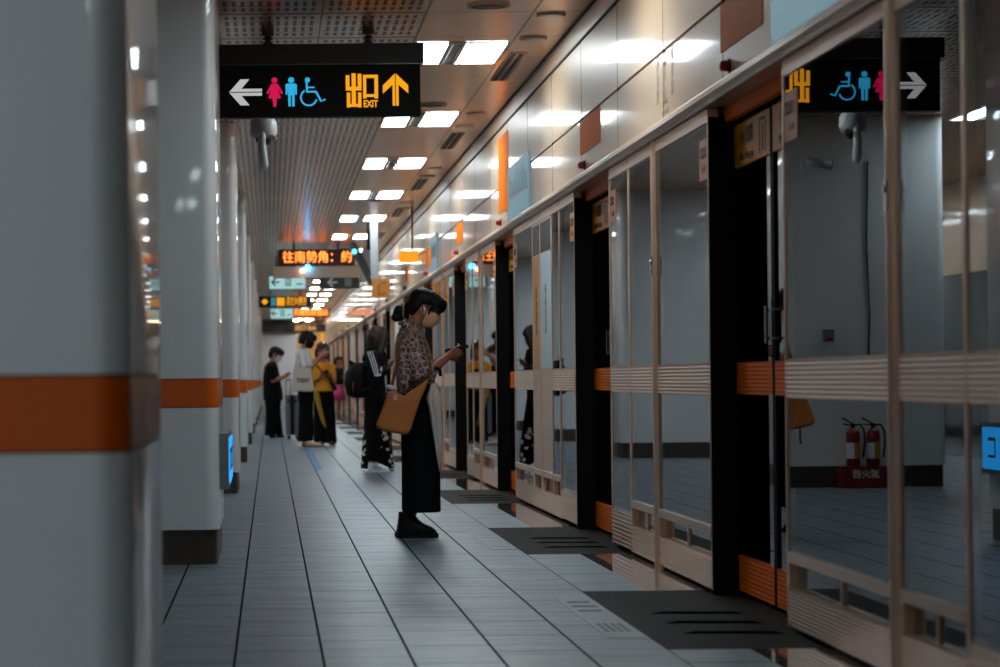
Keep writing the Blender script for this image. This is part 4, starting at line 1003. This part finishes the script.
c = MB(); c.loft([ring(f(375, 392), .11, .17), ring(f(375.5, 405), .125, .18), ring(f(375.5, 415), .12, .18)])
for s_ in (-1, 1):
    if s_ < 0: c.loft([ring(f(375, 400, -.09), .11, .09), ring(f(373.6, 430, -.10), .092, .09, wob=.02), ring(f(372.8, 450, -.11), .080, .085, wob=.03), ring(f(372.5, 462, -.11), .072, .08, wob=.04)])
    else: c.loft([ring(f(375.5, 400, .09), .11, .09), ring(f(377, 430, .10), .145, .105, wob=.03), ring(f(377.8, 455, .11), .168, .12, wob=.05), ring(f(378, 470, .11), .180, .125, wob=.06)])
organic('trousers', c, M['patches'], w2, .009, 2)
for s_ in (-1, 1):
    dx = 3.5 if s_ > 0 else -1.0; c = MB(); yy = s_*.11
    c.tube([f(369+dx, 466.5, yy), f(375+dx, 467, yy), f(383+dx, 469.2, yy), f(389+dx, 470.5, yy)], [(.045, .055), (.047, .055), (.046, .038), (.03, .022)], 14)
    sh_ = organic('shoe', c, M['shoe_white'], w2, .007, 2)
    c = MB(); c.loft([[V((f.k*(x+dx-f.x0), yy+y_, z)) for x, y_ in [(366, 0), (368, -.042), (378, -.04), (387, -.045), (391, 0), (387, .045), (378, .04), (368, .042)]] for z in (0, .026)]); c.build('sole', M['grey_plastic'] if s_ > 0 else M['shoe_white'], sh_)
    for q in range(3):
        c = MB(); c.tube([f(377.5+dx+q*2.2, 465.6+q*.7, yy-.044), f(375.3+dx+q*2.2, 470.6, yy-.050)], [(.006, .004)]*2, 6); c.build('stripe', M['rubber'], sh_)
place(w2, D2, 377, 473)
t = thing('backpack', 'black nylon backpack worn by the long-haired woman', 'backpack', (0, 0, 0))
c = MB(); c.loft([ring(f(360, 399), .07, .13), ring(f(357, 396), .11, .16), ring(f(355.8, 385), .125, .17, wob=.02), ring(f(356.5, 373), .118, .17, wob=.03), ring(f(358.5, 366), .09, .14), ring(f(359.5, 363.5), .05, .1)])
bp = organic('pack', c, M['nylon'], t, .01, 4)
c = MB(); c.tube([f(349.5, 361.5, -.05), f(353, 366, -.04), f(358, 368, 0)], [.012, .035, .05], 8); c.build('top_loop', M['nylon'], t, True)
for s_ in (-1, 1):
    c = MB(); c.tube([f(364, 362, s_*.1), f(368, 351.5, s_*.115), f(373, 348.8, s_*.12), f(383, 354, s_*.12), f(385.6, 366, s_*.13), f(379, 384, s_*.20), f(367, 390, s_*.205), f(361, 391, s_*.16)], [(.006, .026)]*5+[(.004, .016)]*3, 8); c.build('shoulder_strap', M['nylon'], t, True)
c = MB(); c.tube([f(352.5, 383, -.165), f(352.5, 392, -.165)], .01, 6); c.build('buckle', M['chrome'], t)
place(t, D2, 377, 473)
ph = phone((0, 0, 0), 0, 0, .6, lab='mobile phone in the hands of the long-haired woman')
q_ = f(391, 363, -.01); ph.location = (w2.location.x+q_.x, D2+q_.y, q_.z)

# ---------------- woman in white T-shirt with tote bag
D3 = 41.8; K3 = D3/2778; f = Fig(306, 447, K3)
w3 = thing('person', 'woman with bobbed hair in white T-shirt, black trousers and beige shoes raising her phone', 'person', (0, 0, 0))
F = head_frame(f(307.5, 339.5), 18, -12, 1.05)
b = MB(); head(b, F); b.tube([f(303, 352), f(304, 347), f(306.5, 342)], [.065, .054, .052], 12)
sh = {-1: f(302.5, 354, -.17), 1: f(304.5, 354, .17)}; el = {-1: f(308.5, 370, -.23), 1: f(311, 369, .18)}; wr = {-1: f(321.5, 355.5, -.12), 1: f(319, 357, .06)}
b.loft([ring(f(303, 350), .055, .065), ring(f(303, 354), .085, .17), ring(f(303.5, 365), .11, .17), ring(f(304.5, 378), .10, .155), ring(f(305.5, 391), .12, .18), ring(f(305.5, 398), .10, .15)])
for s_ in (-1, 1):
    limb(b, [sh[s_], (sh[s_]+el[s_])/2, el[s_], el[s_]*.45+wr[s_]*.55, wr[s_]], [.052, .046, .042, .036, .027])
    limb(b, [f(305.5, 394, s_*.09), f(305.5, 418, s_*.09), f(304+s_*1.0, 441, s_*.09)], [.09, .062, .04]); limb(b, [f(303+s_, 443.8, s_*.09), f(310+s_, 444.8, s_*.09)], [.036, .03])
hand(b, wr[-1], f(327, 350.8, -.08), V((-.3, -.9, .1)), 1, 28, 1.05); hand(b, wr[1], f(324, 354, .02), V((-.1, .8, -.5)), -1, 28, 1.05)
organic('body', b, M['skin'], w3, .008, 3, .4); face_bits(F, w3); mask(F, 'cloth_black', w3)
h = MB(); rings = []
for z, f_, bk, w_ in ((.02, -.005, -.115, .092), (.05, .0, -.125, .098), (.09, .02, -.130, .100), (.13, .06, -.132, .100), (.155, .100, -.130, .098), (.18, .106, -.120, .092), (.21, .085, -.10, .076), (.232, .045, -.06, .045), (.24, .01, -.03, .02)):
    cx, rx = (f_+bk)/2, (f_-bk)/2; rings.append([F(cx+rx*math.cos(a), w_*math.sin(a), z) for a in [2*math.pi*j/24 for j in range(24)]])
h.loft(rings); fringe(h, F); h.tube([F(.03, -.088, .13), F(.04, -.09, .06), F(.03, -.085, .0)], [.03, .03, .015], 10); h.tube([F(.03, .088, .13), F(.04, .09, .06), F(.03, .085, .0)], [.03, .03, .015], 10)
organic('hair', h, M['hair'], w3, .008, 2)
c = MB(); c.loft([ring(f(303.5, 348.5), .06, .07), ring(f(303, 352.5), .11, .20), ring(f(303.2, 364), .125, .20), ring(f(304.3, 378), .13, .20, wob=.02), ring(f(305, 391), .135, .205, wob=.03)])
for s_ in (-1, 1): c.tube([sh[s_]+V((0, -s_*.05, .02)), sh[s_], (sh[s_]+el[s_])/2, el[s_]+V((-.02, 0, .03))], [.07, .085, .09, .08], 16)
organic('shirt', c, M['white_cloth'], w3, .009, 4)
c = MB(); c.loft([ring(f(305.5, 386), .12, .19), ring(f(306, 396), .125, .19), ring(f(306, 402), .12, .18)])
for s_ in (-1, 1): c.loft([ring(f(306, 394, s_*.09), .11, .095), ring(f(306+s_*.4, 415, s_*.09), .105, .095, wob=.03), ring(f(306+s_*1.2, 432, s_*.095), .10, .095, wob=.03), ring(f(305+s_*2.2, 441, s_*.1), .09, .09)])
organic('trousers', c, M['cloth_black'], w3, .009, 2)
for s_ in (-1, 1):
    dx = 0 if s_ < 0 else -4.; c = MB(); yy = s_*.1
    c.tube([f(305+dx, 443.6, yy), f(312+dx, 444, yy), f(319+dx, 445.2, yy), f(323+dx, 445.6, yy)], [(.048, .05), (.045, .045), (.045, .03), (.03, .016)], 14)
    organic('shoe', c, mat('beige shoe', s2l((206, 160, 130)), .6), w3, .008, 2)
place(w3, D3, 306, 447)
t = thing('tote_bag', 'cream tote bag with black lettering on the shoulder of the woman in white', 'bag', (0, 0, 0))
c = MB(); yb = -.33
c.loft([[f(a, b_, yb+dy) for a, b_ in ((293.5, 367), (310.5, 368), (314, 390), (311, 391.5), (293, 390.6), (290.8, 389.5))] for dy in (-.03, .045)])
tb = organic('pouch', c, M['tote'], t, .01, 2)
text('lettering', 'TODAY', .085, f(303, 380.4, yb-.034), M['rubber'], tb, MX_FRONT, .002, width=.20, bold=.003)
for dx, dy in ((0, -.02), (4, .03)):
    c = MB(); c.tube([f(295+dx, 368, yb+dy), f(297.5+dx*.5, 357, -.29+dy*.3), f(301, 351, -.15), f(304.5, 355, -.26+dy*.3), f(308.5-dx*.3, 368.5, yb+dy)], [(.003, .018)]*5, 6); c.build('handle', M['tote'], t, True)
place(t, D3, 306, 447)
ph = phone((0, 0, 0), 0, -.9, .3, lab='mobile phone raised by the woman in the white T-shirt'); q_ = f(325.5, 350, -.03); ph.location = (w3.location.x+q_.x, D3+q_.y, q_.z)

# ---------------- woman in yellow top, facing the camera
D4 = 43.2; K4 = D4/2778; f = Fig(324, 445, K4)
w4 = thing('person', 'woman in yellow top with pink mask and long black trousers facing the camera', 'person', (0, 0, 0))
F = head_frame(f(322.5, 350.5, -.02), 20, -105, 1.0)
b = MB(); head(b, F); b.tube([f(322.5, 365), f(322.5, 360), f(322.5, 354)], [.06, .052, .05], 12)
sh = {-1: f(313.5, 367, 0), 1: f(331, 367, 0)}; el = {-1: f(312.5, 383, -.05), 1: f(333, 382.5, -.05)}; wr = {-1: f(321, 377, -.20), 1: f(329.5, 376, -.20)}
b.loft([ring(f(322.5, 362), .06, .055), ring(f(322.5, 367), .15, .085), ring(f(322.5, 377), .15, .10), ring(f(322.7, 386), .13, .095), ring(f(323.5, 396), .16, .11), ring(f(323.5, 402), .13, .09)])
for s_ in (-1, 1):
    limb(b, [sh[s_], (sh[s_]+el[s_])/2, el[s_], el[s_]*.45+wr[s_]*.55, wr[s_]], [.048, .043, .040, .034, .026])
    limb(b, [f(323.5+s_*4.5, 400), f(324+s_*5, 422), f(325+s_*5.5, 440)], [.08, .055, .036]); limb(b, [f(325+s_*5.5, 442.8, -.02), f(326+s_*6, 443.2, -.12)], [.032, .026])
hand(b, wr[-1], f(325.5, 374.5, -.28), V((0, -.2, -1)), -1, 25); hand(b, wr[1], f(326.5, 374.5, -.28), V((0, -.2, -1)), 1, 25)
organic('body', b, M['skin'], w4, .008, 3, .4); face_bits(F, w4); mask(F, 'mask_pink', w4)
h = MB(); rings = []
for z, f_, bk, w_ in ((-.06, -.03, -.10, .085), (0, -.02, -.115, .092), (.06, .0, -.122, .094), (.12, .03, -.125, .094), (.155, .090, -.124, .094), (.18, .100, -.116, .090), (.21, .08, -.095, .074), (.232, .04, -.06, .045)):
    cx, rx = (f_+bk)/2, (f_-bk)/2; rings.append([F(cx+rx*math.cos(a), w_*math.sin(a), z) for a in [2*math.pi*j/24 for j in range(24)]])
h.loft(rings); h.tube([F(.04, -.085, .14), F(.03, -.095, .05), F(.0, -.09, -.08)], [.022, .03, .015], 10); h.tube([F(.04, .085, .14), F(.03, .095, .05), F(.0, .09, -.08)], [.022, .03, .015], 10)
hr = organic('hair', h, mat('brown hair', s2l((70, 42, 26)), .5), w4, .008, 2)
m = MB(); m.ell(F(.03, .03, .222), (.04, .035, .02), 12, 8); m.build('sunglasses', M['chrome'], hr, True)
c = MB(); c.loft([ring(f(322.5, 362.5), .085, .07), ring(f(322.5, 366), .165, .10), ring(f(322.5, 377), .165, .12), ring(f(322.8, 386), .155, .115, wob=.02), ring(f(323.2, 391.5), .165, .125, wob=.03)])
for s_ in (-1, 1): c.tube([sh[s_]+V((-s_*.05, 0, .01)), sh[s_], (sh[s_]+el[s_])/2, el[s_]+V((-s_*.01, 0, .02)), el[s_]*.6+wr[s_]*.4], [.06, .068, .065, .06, .05], 14)
organic('top', c, M['yellow_cloth'], w4, .009, 4)
c = MB(); c.loft([ring(f(323.3, 388), .145, .11), ring(f(323.8, 398), .165, .12), ring(f(324, 406), .16, .12)])
for s_ in (-1, 1): c.loft([ring(f(324+s_*4.6, 398), .09, .11), ring(f(324.5+s_*5, 420), .095, .11, wob=.03), ring(f(325+s_*5, 436), .10, .11, wob=.04), ring(f(325.3+s_*5, 443.3), .105, .115, wob=.04)])
organic('trousers', c, M['cloth_black'], w4, .009, 2)
for s_ in (-1, 1):
    c = MB(); c.tube([f(325+s_*5.5, 443.4, .03), f(326.5+s_*5.5, 443.7, -.08), f(328+s_*5.5, 444, -.17)], [(.042, .03), (.04, .024), (.025, .014)], 12); organic('shoe', c, M['leather'], w4, .008, 2)
place(w4, D4, 324, 445)
t = thing('folded_umbrella', 'folded mustard yellow umbrella hanging at the side of the woman in yellow', 'umbrella', (0, 0, 0))
m = MB(); m.loft([star(f(314.8, 388, -.19), .02), star(f(316, 394, -.19), .042), star(f(319, 407, -.19), .034), star(f(322.5, 420, -.19), .028), star(f(325.3, 428, -.19), .012)]); m.build('canopy', M['umbrella_yellow'], t, True)
m = MB(); m.tube([f(314.8, 388, -.19), f(313.5, 381, -.17)], .008, 8); m.tube([f(325.3, 428, -.19), f(326.2, 430.5, -.19)], .006, 6); m.build('shaft', M['rubber'], t)
place(t, D4, 324, 445)
t = thing('crossbody_bag', 'small black bag slung across the yellow top', 'bag', (0, 0, 0))
c = MB(); c.loft([[f(a, b_, d) for a, b_ in ((328.5, 381), (331.5, 379.5), (337, 388), (336, 391), (333, 391))] for d in (-.215, -.15)]); organic('pouch', c, M['leather'], t, .01, 2)
c = MB(); c.tube([f(330, 381, -.17), f(322, 372, -.145), f(315.8, 364.5, -.08), f(314.5, 364.0, .03)], [(.003, .012)]*4, 6); c.build('strap', M['leather'], t)
place(t, D4, 324, 445)
ph = phone((0, 0, 0), -.6, 0, 0, lab='dark mobile phone in the hands of the woman in yellow'); q_ = f(326, 373.5, -.29); ph.location = (w4.location.x+q_.x, D4+q_.y, q_.z)

# ---------------- person in black with suitcase
D5 = 48.8; K5 = D5/2778; f = Fig(274, 438, K5)
w5 = thing('person', 'short-haired person in black shirt and trousers with white mask beside a grey suitcase', 'person', (0, 0, 0))
F = head_frame(f(276.3, 354.5), 20, -20, 1.05)
b = MB(); head(b, F); b.tube([f(271.5, 366), f(272.5, 361), f(275, 356)], [.065, .056, .052], 12)
sh = {-1: f(270.5, 368, -.18), 1: f(273, 368, .17)}; el = {-1: f(272.5, 381, -.22), 1: f(277, 381, .18)}; wr = {-1: f(284, 376.8, -.12), 1: f(285, 376, .04)}
b.loft([ring(f(271.5, 364), .055, .065), ring(f(271.5, 368), .09, .18), ring(f(272, 378), .13, .18), ring(f(272.5, 388), .13, .17), ring(f(273, 398), .14, .18), ring(f(273, 403), .11, .15)])
for s_ in (-1, 1):
    limb(b, [sh[s_], (sh[s_]+el[s_])/2, el[s_], el[s_]*.45+wr[s_]*.55, wr[s_]], [.055, .05, .044, .038, .028])
    limb(b, [f(273+s_*1, 400, s_*.09), f(273+s_*2, 418, s_*.09), f(273+s_*4, 434, s_*.09)], [.09, .062, .04]); limb(b, [f(273+s_*4, 436, s_*.09), f(277+s_*4, 436.4, s_*.09)], [.034, .03])
hand(b, wr[-1], f(289, 374.5, -.06), V((0, -.8, -.4)), 1, 30, 1.05); hand(b, wr[1], f(289, 374.5, 0), V((0, .7, -.6)), -1, 30, 1.05)
organic('body', b, M['skin'], w5, .009, 3, .4); face_bits(F, w5); mask(F, 'mask_white', w5)
h = MB(); rings = []
for z, f_, bk, w_ in ((.01, -.05, -.10, .06), (.04, -.035, -.125, .085), (.07, -.02, -.132, .095), (.10, .0, -.138, .098), (.13, .035, -.140, .100), (.15, .080, -.138, .098), (.18, .096, -.130, .094), (.21, .09, -.105, .080), (.232, .045, -.06, .048)):
    cx, rx = (f_+bk)/2, (f_-bk)/2; rings.append([F(cx+rx*math.cos(a), w_*math.sin(a), z) for a in [2*math.pi*j/24 for j in range(24)]])
h.loft(rings); fringe(h, F); organic('hair', h, M['hair'], w5, .007, 1)
c = MB(); c.loft([ring(f(271.8, 362), .065, .075), ring(f(271.2, 366.5), .12, .21), ring(f(271.5, 378), .15, .21), ring(f(272.7, 390), .172, .21, wob=.02), ring(f(273.2, 400.5), .175, .215, wob=.03)])
for s_ in (-1, 1): c.tube([sh[s_]+V((0, -s_*.05, .01)), sh[s_], (sh[s_]+el[s_])/2, el[s_]+V((-.01, 0, .02))], [.07, .085, .082, .075], 14)
organic('shirt', c, M['cloth_black'], w5, .01, 4)
c = MB(); c.loft([ring(f(273, 396), .145, .20), ring(f(273, 404), .145, .20), ring(f(273, 408), .13, .19)])
for s_ in (-1, 1): c.loft([ring(f(273+s_*.6, 402, s_*.09), .12, .10), ring(f(273.5+s_*2.2, 418, s_*.09), .10, .10, wob=.03), ring(f(274+s_*4, 435.5, s_*.09), .095, .10, wob=.04)])
organic('trousers', c, M['cloth_black'], w5, .01, 2)
for s_ in (-1, 1):
    c = MB(); c.tube([f(273+s_*4, 436, s_*.09), f(277+s_*4, 436.3, s_*.09), f(281+s_*4, 436.9, s_*.09)], [(.045, .035), (.045, .03), (.03, .017)], 12); organic('shoe', c, M['leather'], w5, .009, 2)
place(w5, D5, 274, 438)
ph = phone((0, 0, 0), 0, 0, .6, lab='mobile phone in the hands of the person in black'); q_ = f(289, 373.4, -.02); ph.location = (w5.location.x+q_.x, D5+q_.y, q_.z)
D6 = 47.6; k = D6/2778
XX = lambda p: (p-270-.5)*k
ZZ = lambda p: max(0, 1+(381-p)*k)
t = thing('suitcase', 'grey hard-shell suitcase with dark centre band standing behind the woman in white', 'suitcase', ((XX(285.5)+XX(299))/2, D6, 0))
x0, x1 = XX(285.5), XX(299.5); z0, z1 = .07, ZZ(395.5)
for a, b_ in ((x0, (x0+x1)/2-.02), ((x0+x1)/2+.02, x1)):
    c = MB(); c.loft([[V((x, y, z)) for x, y, _ in rrect(a, b_, D6, D6+.3, .05, 0, 5)] for z in (z0, z1)]); s_ = c.build('shell', M['case_grey'], t)
    md = s_.modifiers.new('b', 'BEVEL'); md.width = .03; md.segments = 3
    for xx in (a+.03, b_-.04):
        c = MB(); c.tube([(xx, D6+.05, .0), (xx, D6+.05, .07)], .02, 8) if False else c.tube([(xx-.0, D6+.05, .032), (xx+.025, D6+.05, .032)], .032, 12); c.build('wheel', M['rubber'], t)
c = MB(); c.box((x0+x1)/2-.022, (x0+x1)/2+.022, D6-.005, D6+.305, z0, z1+.005); c.build('band', M['rubber'], t)
c = MB(); xa = XX(286.5); xb_ = XX(291)
for xx in (xa, xb_): c.tube([(xx, D6+.2, z1-.01), (xx, D6+.2, ZZ(380))], .009, 8)
c.tube([(xa-.01, D6+.2, ZZ(380)), (xb_+.01, D6+.2, ZZ(380))], .014, 8); c.build('handle', M['grey_plastic'], t)
for xx in (x0+.05, x1-.08):
    c = MB(); c.box(xx, xx+.03, D6-.012, D6+.002, .62, .68); c.build('latch', M['rubber'], t)

# ---------------- distant person with pink skirt by the screens
D7 = 70.; K7 = D7/2778; f = Fig(339, 421, K7)
w7 = thing('person', 'distant small figure in dark top and pink skirt near the screens', 'person', (0, 0, 0))
F = head_frame(f(339, 362), 10, -40, 1.0); b = MB(); head(b, F); b.tube([f(338.5, 369), f(339, 362)], .05, 10)
b.loft([ring(f(338.6, 368), .06, .06), ring(f(338.6, 370), .09, .16), ring(f(338.6, 383), .09, .13), ring(f(338.8, 392), .10, .16)])
sh = {-1: f(338, 371, -.16), 1: f(339, 371, .16)}; el = {-1: f(339, 381, -.2), 1: f(341, 381, .2)}; wr = {-1: f(343, 378, -.1), 1: f(343, 378, .08)}
for s_ in (-1, 1):
    limb(b, [sh[s_], el[s_], wr[s_]], [.045, .04, .026]); limb(b, [f(338.8, 391, s_*.08), f(338.8, 407, s_*.08), f(338.4, 419, s_*.08)], [.075, .05, .036]); limb(b, [f(338, 419.8, s_*.08), f(342, 420, s_*.08)], [.03, .025])
    hand(b, wr[s_], f(346, 377, s_*.06), V((0, s_, -.3)), -s_, 30)
organic('body', b, M['skin'], w7, .011, 2, .4); face_bits(F, w7)
h = MB(); rings = []
for z, f_, bk, w_ in ((-.02, -.03, -.11, .088), (.06, .0, -.122, .094), (.12, .03, -.125, .094), (.155, .090, -.124, .094), (.18, .100, -.116, .090), (.21, .08, -.095, .074), (.232, .04, -.06, .045)):
    cx, rx = (f_+bk)/2, (f_-bk)/2; rings.append([F(cx+rx*math.cos(a), w_*math.sin(a), z) for a in [2*math.pi*j/20 for j in range(20)]])
h.loft(rings); organic('hair', h, M['hair'], w7, .011, 2)
c = MB(); c.loft([ring(f(338.6, 368), .07, .08), ring(f(338.6, 370), .11, .18), ring(f(338.7, 386), .115, .17)])
for s_ in (-1, 1): c.tube([sh[s_], el[s_], el[s_]*.3+wr[s_]*.7], [.065, .058, .045], 12)
organic('top', c, M['navy'], w7, .011, 3)
c = MB(); c.loft([ring(f(338.7, 384), .11, .16), ring(f(338.9, 394), .15, .20, wob=.04), ring(f(339, 402), .17, .22, wob=.06)]); c.build('skirt', M['pink_cloth'], w7, True)
place(w7, D7, 339, 421)
